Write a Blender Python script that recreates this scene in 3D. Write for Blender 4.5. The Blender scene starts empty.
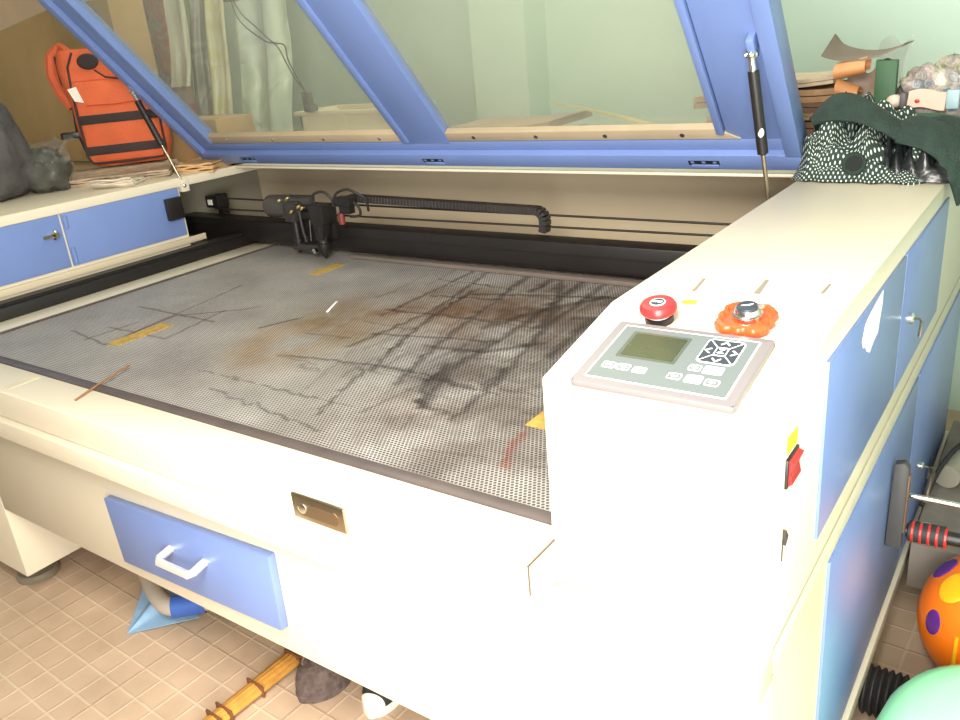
import bpy, bmesh, math, random
import numpy as np
from mathutils import Vector, Matrix, noise
random.seed(4)
SC = bpy.context.scene
COL = SC.collection
PI = math.pi
V = Vector

# ------------------------------------------------------------------ materials
MATS = {}
def mat(name, col, rough=.5, metal=0., spec=.5, vary=.06, scale=9., bump=0., bscale=60., emit=0.):
    if name in MATS: return MATS[name]
    m = bpy.data.materials.new(name); m.use_nodes = True
    nt = m.node_tree; b = nt.nodes['Principled BSDF']
    b.inputs['Roughness'].default_value = rough
    b.inputs['Metallic'].default_value = metal
    b.inputs['Specular IOR Level'].default_value = spec
    tc = nt.nodes.new('ShaderNodeTexCoord')
    n = nt.nodes.new('ShaderNodeTexNoise'); n.inputs['Scale'].default_value = scale; n.inputs['Detail'].default_value = 4
    nt.links.new(tc.outputs['Object'], n.inputs['Vector'])
    r = nt.nodes.new('ShaderNodeValToRGB')
    r.color_ramp.elements[0].position = .3; r.color_ramp.elements[1].position = .7
    r.color_ramp.elements[0].color = (*[c*(1-vary) for c in col], 1)
    r.color_ramp.elements[1].color = (*[min(1, c*(1+vary)) for c in col], 1)
    nt.links.new(n.outputs['Fac'], r.inputs['Fac']); nt.links.new(r.outputs['Color'], b.inputs['Base Color'])
    if bump:
        n2 = nt.nodes.new('ShaderNodeTexNoise'); n2.inputs['Scale'].default_value = bscale
        nt.links.new(tc.outputs['Object'], n2.inputs['Vector'])
        bp = nt.nodes.new('ShaderNodeBump'); bp.inputs['Strength'].default_value = bump; bp.inputs['Distance'].default_value = .01
        nt.links.new(n2.outputs['Fac'], bp.inputs['Height']); nt.links.new(bp.outputs['Normal'], b.inputs['Normal'])
    if emit:
        b.inputs['Emission Color'].default_value = (*col, 1); b.inputs['Emission Strength'].default_value = emit
    MATS[name] = m
    return m

def nodes_of(m):
    return m.node_tree.nodes, m.node_tree.links, m.node_tree.nodes['Principled BSDF']

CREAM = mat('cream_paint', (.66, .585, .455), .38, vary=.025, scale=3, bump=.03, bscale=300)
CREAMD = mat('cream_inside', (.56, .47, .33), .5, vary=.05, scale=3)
OLIVE = mat('grey_side_panel', (.27, .245, .19), .5, vary=.06, scale=3)
BLUE = mat('blue_paint', (.155, .225, .47), .36, vary=.04, scale=5, bump=.03, bscale=300)
BLUEIN = BLUE
LIDBLUE = BLUE
BLACK = mat('black_anodised', (.012, .0095, .009), .42, vary=.15)
DARK = mat('dark_metal', (.032, .027, .025), .45, vary=.15)
BORDER = mat('bed_border_metal', (.085, .065, .06), .35, vary=.12, scale=20)
RUBBER = mat('black_rubber', (.02, .018, .018), .65, vary=.2)
CHROME = mat('chrome', (.82, .80, .76), .14, metal=1., vary=.03)
STEEL = mat('brushed_steel', (.45, .38, .28), .3, metal=1., vary=.05)
SATIN = mat('satin_aluminium', (.86, .83, .78), .28, metal=.6, vary=.03)
BRASS = mat('brass', (.72, .5, .22), .25, metal=1., vary=.05)
RED = mat('red_plastic', (.44, .022, .022), .3, vary=.05)
ORANGEP = mat('orange_plastic', (.50, .07, .015), .3, vary=.06, scale=20)
GREYP = mat('grey_keypad', (.112, .13, .125), .45, vary=.02)
BEZEL = mat('keypad_bezel', (.165, .148, .148), .35, vary=.02)
LCD = mat('lcd_olive', (.035, .040, .012), .25, vary=.12, scale=30)
LCDF = mat('lcd_frame', (.06, .07, .05), .35)
WHITEP = mat('white_print', (.86, .86, .84), .5, vary=.02)
CREAMB = mat('cream_button', (.50, .43, .17), .5, vary=.02)
NAVY = mat('dark_slate', (.025, .030, .036), .4)
YELLOW = mat('yellow_label', (.88, .68, .03), .5, vary=.05)
TAPE = mat('yellow_tape', (.42, .27, .055), .55, vary=.25, scale=60)
ORANGEF = mat('orange_fabric', (.62, .115, .038), .8, vary=.10, scale=12, bump=.25, bscale=180)
BLACKF = mat('black_fabric', (.035, .022, .02), .85, vary=.2, bump=.2)
GREYF = mat('grey_fabric', (.075, .067, .064), .9, vary=.25, scale=14, bump=.5, bscale=35)
CARD = mat('brown_cardboard', (.50, .32, .15), .85, vary=.07, scale=5, bump=.1, bscale=30)
CARDL = mat('pale_cardboard', (.72, .52, .37), .85, vary=.06, scale=6)
WHITEC = mat('white_tag', (.75, .72, .62), .8)
PAPER = mat('paper_white', (.88, .87, .86), .8, vary=.04)
DGREEN = mat('dark_green_fabric', (.012, .027, .020), .88, vary=.25, scale=30, bump=.4, bscale=250)
MGREEN = mat('green_fabric', (.03, .085, .045), .85, vary=.15, scale=30, bump=.3, bscale=250)
BGREEN = mat('bright_green_fabric', (.05, .32, .07), .8, vary=.1)
BGREEN2 = mat('dark_green_card', (.025, .085, .03), .6, vary=.15)
SHINYB = mat('shiny_black_lining', (.015, .017, .018), .3, vary=.2, bump=.3, bscale=40)
BAMBOO = mat('bamboo', (.50, .24, .045), .5, vary=.3, scale=30)
BINDING = mat('dark_binding', (.16, .06, .02), .7, vary=.2)
PVC = mat('grey_pvc', (.46, .40, .34), .45, vary=.08)
BLUEW = mat('blue_wrap', (.035, .11, .42), .45, vary=.1)
SKYB = mat('pale_blue_cloth', (.22, .36, .53), .55, vary=.12, scale=18, bump=.2, bscale=40)
SHOE = mat('worn_shoe', (.12, .085, .075), .8, vary=.35, scale=60, bump=.5, bscale=90)
SHOEB = mat('black_shoe', (.03, .03, .028), .8, vary=.3, scale=50)
SHOEW = mat('white_rubber_toe', (.80, .75, .66), .6, vary=.05)
TOYO = mat('toy_orange', (.95, .19, .008), .28, vary=.05, scale=4)
TOYP = mat('toy_purple', (.12, .025, .22), .25, vary=.08)
TOYY = mat('toy_yellow', (.92, .42, .01), .3, vary=.05)
TOYG = mat('toy_green', (.38, .90, .46), .33, vary=.05, scale=4)
GREYBOX = mat('grey_painted_wood', (.23, .20, .165), .7, vary=.22, scale=12)
GREYTUBE = mat('grey_tube', (.30, .275, .215), .6, vary=.12)
WOOD = mat('plywood', (.36, .24, .13), .6, vary=.15, scale=6)

def wall_mat():
    return mat('pale_green_wall', (.545, .69, .595), .8, vary=.03, scale=1.3, bump=.05, bscale=90)

def floor_mat():
    m = mat('tile_floor', (.5, .4, .3), .6)
    N, L, b = nodes_of(m)
    for l in list(b.inputs['Base Color'].links): L.remove(l)
    geo = N.new('ShaderNodeNewGeometry')
    mp = N.new('ShaderNodeMapping'); mp.inputs['Rotation'].default_value = (0, 0, math.radians(2.5))
    mp.inputs['Location'].default_value = (.02, .012, 0)
    L.new(geo.outputs['Position'], mp.inputs['Vector'])
    def brick(w, mort, smooth):
        t = N.new('ShaderNodeTexBrick'); t.offset = 0; t.squash = 1
        t.inputs['Scale'].default_value = 1; t.inputs['Mortar Size'].default_value = mort
        t.inputs['Mortar Smooth'].default_value = smooth
        t.inputs['Brick Width'].default_value = w; t.inputs['Row Height'].default_value = w
        L.new(mp.outputs['Vector'], t.inputs['Vector']); return t
    s = brick(.0665, .0042, .7); s.inputs['Color1'].default_value = (.54, .395, .275, 1); s.inputs['Color2'].default_value = (.565, .415, .29, 1)
    s.inputs['Mortar'].default_value = (.62, .485, .35, 1)
    g = brick(.399, .0016, .1); g.inputs['Color1'].default_value = (1, 1, 1, 1); g.inputs['Color2'].default_value = (1, 1, 1, 1)
    g.inputs['Mortar'].default_value = (.66, .58, .52, 1)
    mul = N.new('ShaderNodeMix'); mul.data_type = 'RGBA'; mul.blend_type = 'MULTIPLY'; mul.inputs[0].default_value = 1
    L.new(s.outputs['Color'], mul.inputs[6]); L.new(g.outputs['Color'], mul.inputs[7])
    n = N.new('ShaderNodeTexNoise'); n.inputs['Scale'].default_value = 9; n.inputs['Detail'].default_value = 6
    L.new(geo.outputs['Position'], n.inputs['Vector'])
    r = N.new('ShaderNodeValToRGB'); r.color_ramp.elements[0].position = .3; r.color_ramp.elements[1].position = .75
    r.color_ramp.elements[0].color = (.86, .84, .82, 1); r.color_ramp.elements[1].color = (1.05, 1.05, 1.05, 1)
    L.new(n.outputs['Fac'], r.inputs['Fac'])
    m2 = N.new('ShaderNodeMix'); m2.data_type = 'RGBA'; m2.blend_type = 'MULTIPLY'; m2.inputs[0].default_value = 1
    L.new(mul.outputs[2], m2.inputs[6]); L.new(r.outputs['Color'], m2.inputs[7])
    L.new(m2.outputs[2], b.inputs['Base Color'])
    bp = N.new('ShaderNodeBump'); bp.inputs['Strength'].default_value = .35; bp.inputs['Distance'].default_value = .003
    L.new(s.outputs['Fac'], bp.inputs['Height']); L.new(bp.outputs['Normal'], b.inputs['Normal'])
    return m

def glass_mat():
    m = bpy.data.materials.new('dusty_acrylic'); m.use_nodes = True
    N, L = m.node_tree.nodes, m.node_tree.links
    N.remove(N['Principled BSDF']); out = N['Material Output']
    tr = N.new('ShaderNodeBsdfTransparent'); tr.inputs[0].default_value = (.90, .91, .86, 1)
    df = N.new('ShaderNodeBsdfDiffuse'); gl = N.new('ShaderNodeBsdfGlossy'); gl.inputs['Roughness'].default_value = .12
    tc = N.new('ShaderNodeTexCoord'); n = N.new('ShaderNodeTexNoise'); n.inputs['Scale'].default_value = 6; n.inputs['Detail'].default_value = 8
    L.new(tc.outputs['Object'], n.inputs['Vector'])
    r = N.new('ShaderNodeValToRGB'); r.color_ramp.elements[0].color = (.52, .53, .46, 1); r.color_ramp.elements[1].color = (.66, .67, .60, 1)
    L.new(n.outputs['Fac'], r.inputs['Fac']); L.new(r.outputs['Color'], df.inputs['Color'])
    a = N.new('ShaderNodeMixShader'); a.inputs[0].default_value = .15
    L.new(tr.outputs[0], a.inputs[1]); L.new(df.outputs[0], a.inputs[2])
    c = N.new('ShaderNodeMixShader'); c.inputs[0].default_value = .05
    L.new(a.outputs[0], c.inputs[1]); L.new(gl.outputs[0], c.inputs[2]); L.new(c.outputs[0], out.inputs['Surface'])
    return m
GLASS = glass_mat()

def plastic_mat(name, cols, opacity=.75, scale=14, rough=.25):
    """crumpled translucent film with printed colour patches"""
    m = bpy.data.materials.new(name); m.use_nodes = True
    N, L, b = nodes_of(m)
    b.inputs['Roughness'].default_value = rough; b.inputs['Alpha'].default_value = opacity
    tc = N.new('ShaderNodeTexCoord'); n = N.new('ShaderNodeTexNoise'); n.inputs['Scale'].default_value = scale; n.inputs['Detail'].default_value = 5
    n.inputs['Distortion'].default_value = 1.2
    L.new(tc.outputs['Object'], n.inputs['Vector'])
    r = N.new('ShaderNodeValToRGB'); el = r.color_ramp.elements
    while len(el) > 1: el.remove(el[0])
    for i, c in enumerate(cols):
        pos = .34+.32*i/max(1, len(cols)-1)
        if i == 0: el[0].position = pos; el[0].color = (*c, 1)
        else: el.new(pos).color = (*c, 1)
    L.new(n.outputs['Fac'], r.inputs['Fac']); L.new(r.outputs['Color'], b.inputs['Base Color'])
    bp = N.new('ShaderNodeBump'); bp.inputs['Strength'].default_value = .6; bp.inputs['Distance'].default_value = .02
    L.new(n.outputs['Fac'], bp.inputs['Height']); L.new(bp.outputs['Normal'], b.inputs['Normal'])
    return m

def dots_mat():
    m = bpy.data.materials.new('polka_dot_fabric'); m.use_nodes = True
    N, L, b = nodes_of(m); b.inputs['Roughness'].default_value = .85
    uv = N.new('ShaderNodeUVMap')
    mp = N.new('ShaderNodeMapping'); mp.inputs['Rotation'].default_value = (0, 0, .78)
    L.new(uv.outputs['UV'], mp.inputs['Vector'])
    vo = N.new('ShaderNodeTexVoronoi'); vo.inputs['Randomness'].default_value = 0.05; vo.inputs['Scale'].default_value = 125
    L.new(mp.outputs['Vector'], vo.inputs['Vector'])
    lt = N.new('ShaderNodeMath'); lt.operation = 'LESS_THAN'; lt.inputs[1].default_value = .24
    L.new(vo.outputs['Distance'], lt.inputs[0])
    mx = N.new('ShaderNodeMix'); mx.data_type = 'RGBA'
    mx.inputs[6].default_value = (.017, .032, .025, 1); mx.inputs[7].default_value = (.55, .62, .55, 1)
    L.new(lt.outputs[0], mx.inputs[0]); L.new(mx.outputs[2], b.inputs['Base Color'])
    return m
DOTS = dots_mat()

def honey_mat():
    """hexagonal honeycomb: pale aluminium walls, dark cells, stains from the 'stain' attribute"""
    m = bpy.data.materials.new('honeycomb_aluminium'); m.use_nodes = True
    N, L, b = nodes_of(m)
    b.inputs['Roughness'].default_value = .42; b.inputs['Metallic'].default_value = .25
    geo = N.new('ShaderNodeNewGeometry')
    P = .0074
    def dist(off):
        mp = N.new('ShaderNodeMapping'); mp.inputs['Location'].default_value = (off[0], off[1], 0)
        mp.inputs['Scale'].default_value = (1/P, 1/(P*1.7320508), 0)
        L.new(geo.outputs['Position'], mp.inputs['Vector'])
        fr = N.new('ShaderNodeVectorMath'); fr.operation = 'FRACTION'; L.new(mp.outputs[0], fr.inputs[0])
        sb = N.new('ShaderNodeVectorMath'); sb.operation = 'SUBTRACT'; sb.inputs[1].default_value = (.5, .5, 0); L.new(fr.outputs[0], sb.inputs[0])
        ab = N.new('ShaderNodeVectorMath'); ab.operation = 'ABSOLUTE'; L.new(sb.outputs[0], ab.inputs[0])
        sc = N.new('ShaderNodeVectorMath'); sc.operation = 'MULTIPLY'; sc.inputs[1].default_value = (1, 1.7320508, 0); L.new(ab.outputs[0], sc.inputs[0])
        dt = N.new('ShaderNodeVectorMath'); dt.operation = 'DOT_PRODUCT'; dt.inputs[1].default_value = (.5, .8660254, 0); L.new(sc.outputs[0], dt.inputs[0])
        sp = N.new('ShaderNodeSeparateXYZ'); L.new(sc.outputs[0], sp.inputs[0])
        mxx = N.new('ShaderNodeMath'); mxx.operation = 'MAXIMUM'; L.new(dt.outputs['Value'], mxx.inputs[0]); L.new(sp.outputs['X'], mxx.inputs[1])
        return mxx
    d1, d2 = dist((0, 0)), dist((.5, .5))
    mn = N.new('ShaderNodeMath'); mn.operation = 'MINIMUM'; L.new(d1.outputs[0], mn.inputs[0]); L.new(d2.outputs[0], mn.inputs[1])
    rp = N.new('ShaderNodeMapRange'); rp.inputs[1].default_value = .30; rp.inputs[2].default_value = .40
    L.new(mn.outputs[0], rp.inputs[0])
    hole = N.new('ShaderNodeMix'); hole.data_type = 'RGBA'
    hole.inputs[6].default_value = (.12, .11, .102, 1); hole.inputs[7].default_value = (.62, .595, .57, 1)
    L.new(rp.outputs[0], hole.inputs[0])
    at = N.new('ShaderNodeAttribute'); at.attribute_name = 'stain'
    mu = N.new('ShaderNodeMix'); mu.data_type = 'RGBA'; mu.blend_type = 'MULTIPLY'; mu.inputs[0].default_value = 1
    L.new(hole.outputs[2], mu.inputs[6]); L.new(at.outputs['Color'], mu.inputs[7])
    n = N.new('ShaderNodeTexNoise'); n.inputs['Scale'].default_value = 5; n.inputs['Detail'].default_value = 9; n.inputs['Roughness'].default_value = .65
    L.new(geo.outputs['Position'], n.inputs['Vector'])
    r = N.new('ShaderNodeValToRGB'); r.color_ramp.elements[0].position = .32; r.color_ramp.elements[1].position = .68
    r.color_ramp.elements[0].color = (.72, .70, .68, 1); r.color_ramp.elements[1].color = (1.08, 1.06, 1.03, 1)
    L.new(n.outputs['Fac'], r.inputs['Fac'])
    m2 = N.new('ShaderNodeMix'); m2.data_type = 'RGBA'; m2.blend_type = 'MULTIPLY'; m2.inputs[0].default_value = 1
    L.new(mu.outputs[2], m2.inputs[6]); L.new(r.outputs['Color'], m2.inputs[7])
    L.new(m2.outputs[2], b.inputs['Base Color'])
    bp = N.new('ShaderNodeBump'); bp.inputs['Strength'].default_value = .35; bp.inputs['Distance'].default_value = .003
    L.new(rp.outputs[0], bp.inputs['Height']); L.new(bp.outputs['Normal'], b.inputs['Normal'])
    return m

# ------------------------------------------------------------------ mesh builder (world coordinates)
class MB:
    def __init__(s): s.bm = bmesh.new(); s.xf = None
    def _t(s, verts):
        if s.xf is not None:
            for v in verts: v.co = s.xf @ v.co
    def box(s, a, b, bev=0., seg=2):
        a, b = V(a), V(b)
        vs = [s.bm.verts.new((x, y, z)) for x in (a.x, b.x) for y in (a.y, b.y) for z in (a.z, b.z)]
        F = [(0,1,3,2),(4,6,7,5),(0,4,5,1),(2,3,7,6),(0,2,6,4),(1,5,7,3)]
        fs = [s.bm.faces.new([vs[i] for i in f]) for f in F]
        if bev:
            es = list({e for f in fs for e in f.edges})
            r = bmesh.ops.bevel(s.bm, geom=es, offset=bev, segments=seg, profile=.5, affect='EDGES')
            vs = list({v for f in r['faces'] for v in f.verts} | {v for v in vs if v.is_valid})
        s._t(vs); return s
    def prism(s, pts, axis, a, b, bev=0.):
        """2-D outline extruded along axis from a to b. axis 'x': pts=(y,z); 'y': (x,z); 'z': (x,y)"""
        def mk(p, t): return {'x': (t, p[0], p[1]), 'y': (p[0], t, p[1]), 'z': (p[0], p[1], t)}[axis]
        A = [s.bm.verts.new(mk(p, a)) for p in pts]; B = [s.bm.verts.new(mk(p, b)) for p in pts]
        n = len(pts); fs = [s.bm.faces.new(A), s.bm.faces.new(B[::-1])]
        for i in range(n): fs.append(s.bm.faces.new((A[i], B[i], B[(i+1) % n], A[(i+1) % n])))
        vs = A+B
        if bev:
            es = list({e for f in fs for e in f.edges})
            r = bmesh.ops.bevel(s.bm, geom=es, offset=bev, segments=2, profile=.5, affect='EDGES')
            vs = list({v for f in r['faces'] for v in f.verts} | {v for v in vs if v.is_valid})
        s._t(vs); return s
    def lathe(s, p0, p1, prof, n=20):
        """rings (t along p0->p1 in metres, radius)"""
        p0, p1 = V(p0), V(p1); d = (p1-p0).normalized()
        u = d.orthogonal().normalized(); w = d.cross(u)
        rings = []
        for t, r in prof:
            if r <= 1e-6: rings.append([s.bm.verts.new(p0+d*t)])
            else: rings.append([s.bm.verts.new(p0+d*t+(u*math.cos(2*PI*i/n)+w*math.sin(2*PI*i/n))*r) for i in range(n)])
        for A, B in zip(rings, rings[1:]):
            for i in range(n):
                j = (i+1) % n
                if len(A) == 1 and len(B) == 1: continue
                if len(A) == 1: s.bm.faces.new((A[0], B[i], B[j]))
                elif len(B) == 1: s.bm.faces.new((A[i], B[0], A[j]))
                else: s.bm.faces.new((A[i], B[i], B[j], A[j]))
        if len(rings[0]) > 1: s.bm.faces.new(rings[0][::-1])
        if len(rings[-1]) > 1: s.bm.faces.new(rings[-1])
        s._t([v for r in rings for v in r]); return s
    def cyl(s, p0, p1, r, n=20, r2=None):
        return s.lathe(p0, p1, [(0, r), ((V(p1)-V(p0)).length, r if r2 is None else r2)], n)
    def tube(s, pts, r, n=8, flat=1.):
        pts = [V(p) for p in pts]; rings = []
        up = None
        for i, p in enumerate(pts):
            d = (pts[min(i+1, len(pts)-1)]-pts[max(i-1, 0)]).normalized()
            if up is None: up = d.orthogonal().normalized() if abs(d.z) > .95 else V((0, 0, 1))
            a = d.cross(up).normalized(); c = a.cross(d).normalized(); up = c
            rr = r[i] if isinstance(r, (list, tuple)) else r
            rings.append([s.bm.verts.new(p+a*math.cos(2*PI*k/n)*rr+c*math.sin(2*PI*k/n)*rr*flat) for k in range(n)])
        for A, B in zip(rings, rings[1:]):
            for k in range(n): s.bm.faces.new((A[k], A[(k+1) % n], B[(k+1) % n], B[k]))
        s.bm.faces.new(rings[0][::-1]); s.bm.faces.new(rings[-1])
        s._t([v for r_ in rings for v in r_]); return s
    def ball(s, c, r, seg=24, ring=14, squash=(1, 1, 1), disp=None, rot=None):
        c = V(c); rows = []
        for j in range(ring+1):
            th = PI*j/ring
            row = []
            for i in range(1 if j in (0, ring) else seg):
                ph = 2*PI*i/seg
                d = V((math.sin(th)*math.cos(ph), math.sin(th)*math.sin(ph), math.cos(th)))
                k = disp(d) if disp else 1.
                q = V((d.x*squash[0], d.y*squash[1], d.z*squash[2]))*r*k
                if rot is not None: q = rot @ q
                row.append(s.bm.verts.new(c+q))
            rows.append(row)
        for A, B in zip(rows, rows[1:]):
            for i in range(seg):
                j = (i+1) % seg
                if len(A) == 1: s.bm.faces.new((A[0], B[i], B[j]))
                elif len(B) == 1: s.bm.faces.new((A[i], B[0], A[j]))
                else: s.bm.faces.new((A[i], B[i], B[j], A[j]))
        s._t([v for r_ in rows for v in r_]); return s
    def sheet(s, f, nu, nv, thick=.002, uv=1., uw=None):
        """surface f(u,v) -> point, given thickness; uv map stored"""
        lay = s.bm.loops.layers.uv.verify()
        G = [[V(f(i/nu, j/nv)) for j in range(nv+1)] for i in range(nu+1)]
        def nrm(i, j):
            a = G[min(i+1, nu)][j]-G[max(i-1, 0)][j]; b = G[i][min(j+1, nv)]-G[i][max(j-1, 0)]
            n = a.cross(b); return n.normalized() if n.length > 1e-9 else V((0, 0, 1))
        T = [[s.bm.verts.new(G[i][j]) for j in range(nv+1)] for i in range(nu+1)]
        B = [[s.bm.verts.new(G[i][j]-nrm(i, j)*thick) for j in range(nv+1)] for i in range(nu+1)]
        def face(q, ij):
            fc = s.bm.faces.new(q)
            for lp, (i, j) in zip(fc.loops, ij): lp[lay].uv = (i/nu*uv, j/nv*(uw or uv))
        for i in range(nu):
            for j in range(nv):
                q = [(i, j), (i+1, j), (i+1, j+1), (i, j+1)]
                face([T[a][b] for a, b in q], q); face([B[a][b] for a, b in q[::-1]], q[::-1])
        for i in range(nu):
            for j in (0, nv):
                q = [(i, j), (i+1, j)]; face([T[i][j], B[i][j], B[i+1][j], T[i+1][j]], [q[0], q[0], q[1], q[1]])
        for j in range(nv):
            for i in (0, nu):
                q = [(i, j), (i, j+1)]; face([T[i][j], T[i][j+1], B[i][j+1], B[i][j]], [q[0], q[1], q[1], q[0]])
        s._t([v for r in T for v in r]+[v for r in B for v in r]); return s
    def build(s, name, material, parent=None, smooth=35):
        bmesh.ops.recalc_face_normals(s.bm, faces=s.bm.faces)
        off = V((0, 0, 0)); p = parent
        while p is not None:
            off += p.location; p = p.parent
        me = bpy.data.meshes.new(name)
        if parent is None:
            lo = V([min(v.co[k] for v in s.bm.verts) for k in range(3)]); hi = V([max(v.co[k] for v in s.bm.verts) for k in range(3)])
            off = V(((lo.x+hi.x)/2, (lo.y+hi.y)/2, lo.z))
        for v in s.bm.verts: v.co -= off
        s.bm.to_mesh(me); s.bm.free()
        me.materials.append(material)
        if smooth:
            for f in me.polygons: f.use_smooth = True
            me.set_sharp_from_angle(angle=math.radians(smooth))
        o = bpy.data.objects.new(name, me); COL.objects.link(o)
        if parent is None: o.location = off
        else: o.parent = parent
        return o

def tag(o, label, cat, group=None):
    o['label'] = label; o['category'] = cat
    if group: o['group'] = group
    return o
def struct(o): o['kind'] = 'structure'; return o
def thing(name, loc, label, cat, group=None):
    o = bpy.data.objects.new(name, None); COL.objects.link(o); o.location = loc; o.empty_display_size = .1
    return tag(o, label, cat, group)
def B(name, a, b, m, parent=None, bev=0.): return MB().box(a, b, bev).build(name, m, parent)
def text_mesh(name, s, size, m, parent, origin, xdir, ydir, extrude=.0004):
    """letters as real thin mesh, placed with local x along xdir and y along ydir"""
    cu = bpy.data.curves.new(name, 'FONT'); cu.body = s; cu.size = size; cu.align_x = 'CENTER'; cu.align_y = 'CENTER'; cu.extrude = extrude
    ob = bpy.data.objects.new(name, cu); COL.objects.link(ob)
    dg = bpy.context.evaluated_depsgraph_get(); me = bpy.data.meshes.new_from_object(ob.evaluated_get(dg))
    bpy.data.objects.remove(ob); bpy.data.curves.remove(cu)
    x, y = V(xdir).normalized(), V(ydir).normalized(); z = x.cross(y)
    off = V((0, 0, 0)); p = parent
    while p is not None: off += p.location; p = p.parent
    for v in me.vertices: v.co = V(origin)-off+x*v.co.x+y*v.co.y+z*v.co.z
    me.materials.clear(); me.materials.append(m); me.name = name
    o = bpy.data.objects.new(name, me); COL.objects.link(o); o.parent = parent
    return o

def spl_pts(q, k=6):
    out = []
    for i in range(len(q)-1):
        p0, p1, p2, p3 = (V(q[max(i-1, 0)]), V(q[i]), V(q[i+1]), V(q[min(i+2, len(q)-1)]))
        for s in range(k):
            t = s/k
            out.append(.5*((2*p1)+(-p0+p2)*t+(2*p0-5*p1+4*p2-p3)*t*t+(-p0+3*p1-3*p2+p3)*t**3))
    return out+[V(q[-1])]

# ------------------------------------------------------------------ camera (f = 822.5 px at 960 px width)
cd = bpy.data.cameras.new('camera'); cam = bpy.data.objects.new('camera', cd); COL.objects.link(cam)
R = np.array([[0.8164950234749475, 0.14217355960151873, -0.5595735493676188], [0.5705140821066652, -0.3474108624683053, 0.7441904102858738], [-0.08859772986551209, -0.926872363401835, -0.3647712526663578]])
M = Matrix.Identity(4)
for i in range(3):
    M[i][0] = R[i, 0]; M[i][1] = -R[i, 1]; M[i][2] = -R[i, 2]
M.translation = V((0, 0, 1.28)); cam.matrix_world = M
cd.sensor_fit = 'HORIZONTAL'; cd.sensor_width = 36; cd.lens = 36*822.5/960; cd.clip_start = .02
SC.camera = cam

# ------------------------------------------------------------------ room
WALL = wall_mat()
CEIL = mat('white_ceiling', (.75, .75, .70), .9, vary=.02)
struct(B('floor', (-4.5, -2.2, -.1), (.77, 3.1, 0), floor_mat()))
struct(B('wall_back', (-4.5, 2.85, 0), (.77, 3.0, 2.9), WALL))
struct(B('wall_left', (-4.5, -2.2, 0), (-4.35, 2.85, 2.9), WALL))
struct(B('wall_right', (.62, -2.2, 0), (.77, 2.85, 2.9), WALL))
struct(B('ceiling', (-4.5, -2.2, 2.9), (.77, 3.0, 3.0), CEIL))
struct(B('trim_pilaster', (-1.93, 2.70, 0), (-1.69, 2.85, 2.9), WALL))
# ------------------------------------------------------------------ laser machine
LM = thing('laser_cutting_machine', (-1.4, 1.4, 0), 'large cream and blue laser cutting machine with its windowed lid propped open', 'machine')
X0, XR, XL = -3.0, -.20, -.477      # far left, right side, inner face of the control housing
YB = 2.42
TOP = .941
FZ = .095                            # underside of the end cabinets
# --- main body
mb = MB()
mb.box((-2.05, .715, .298), (-.60, 2.40, .572), .004)
mb.build('base_frame', CREAM, LM)
MB().box((X0, .715, FZ), (-2.05, YB, .574), .004).build('end_cabinet', CREAM, LM)
mb = MB()
mb.prism([(.76, .572), (.671, .572), (.671, .613), (.673, .615), (.76, .615)], 'x', X0, XR, .002)
mb.build('front_lip', CREAM, LM)
# front flap: horizontal top and vertical face of one sheet
mb = MB()
mb.prism([(.778, .6165), (.684, .6165), (.684, .679), (.686, .681), (.778, .681)], 'x', X0, -.4725, .003)
flap = mb.build('front_flap', CREAM, LM)
h = MB()
h.box((-.885, .679, .6365), (-.778, .6845, .678), .0015)
fh = h.build('flush_handle', STEEL, LM)
h = MB(); h.prism([(-.868+x, z) for x, z in [(0, .645), (.072, .645), (.078, .651), (.078, .661), (.072, .667), (0, .667), (-.006, .661), (-.006, .651)]], 'y', .6782, .6795)
h.build('finger_recess', mat('recess_steel', (.30, .22, .14), .35, metal=.9), fh)
MB().lathe((-.863, .679, .657), (-.863, .6755, .657), [(0, .009), (.002, .0085), (.0035, .005), (.0035, 0)], 18).build('latch_button', CHROME, fh)
# bits of old tape on the flap
MB().box((-1.79, .70, .681), (-1.765, .768, .6816)).build('tape_residue', mat('old_tape', (.60, .53, .38), .5, vary=.15), flap)
MB().box((-.4740, .684, .6812), (-.4712, .750, .6826)).box((-.4728, .683, .640), (-.4712, .6852, .682)).build('worn_edge', mat('worn_edge_brown', (.11, .08, .055), .7), flap)
# drawer
DR = MB().prism([(-1.497, .491), (-1.488, .341), (-1.006, .358), (-1.001, .513)], 'y', .698, .715, .003).build('drawer', BLUE, LM)
mb = MB()
mb.tube([(-1.293, .699, .437), (-1.293, .672, .432), (-1.286, .665, .429), (-1.198, .665, .431), (-1.190, .672, .435), (-1.190, .699, .441)], .008, 8)
mb.build('pull_handle', SATIN, DR)
# --- bed tray
mb = MB()
mb.box((-2.66, .78, .60), (-.479, 2.19, .655))
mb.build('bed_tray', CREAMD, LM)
mb = MB(); mb.box((-2.315, .778, .655), (-2.212, 1.90, .679), .002); mb.build('side_ledge', CREAM, LM)
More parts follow.
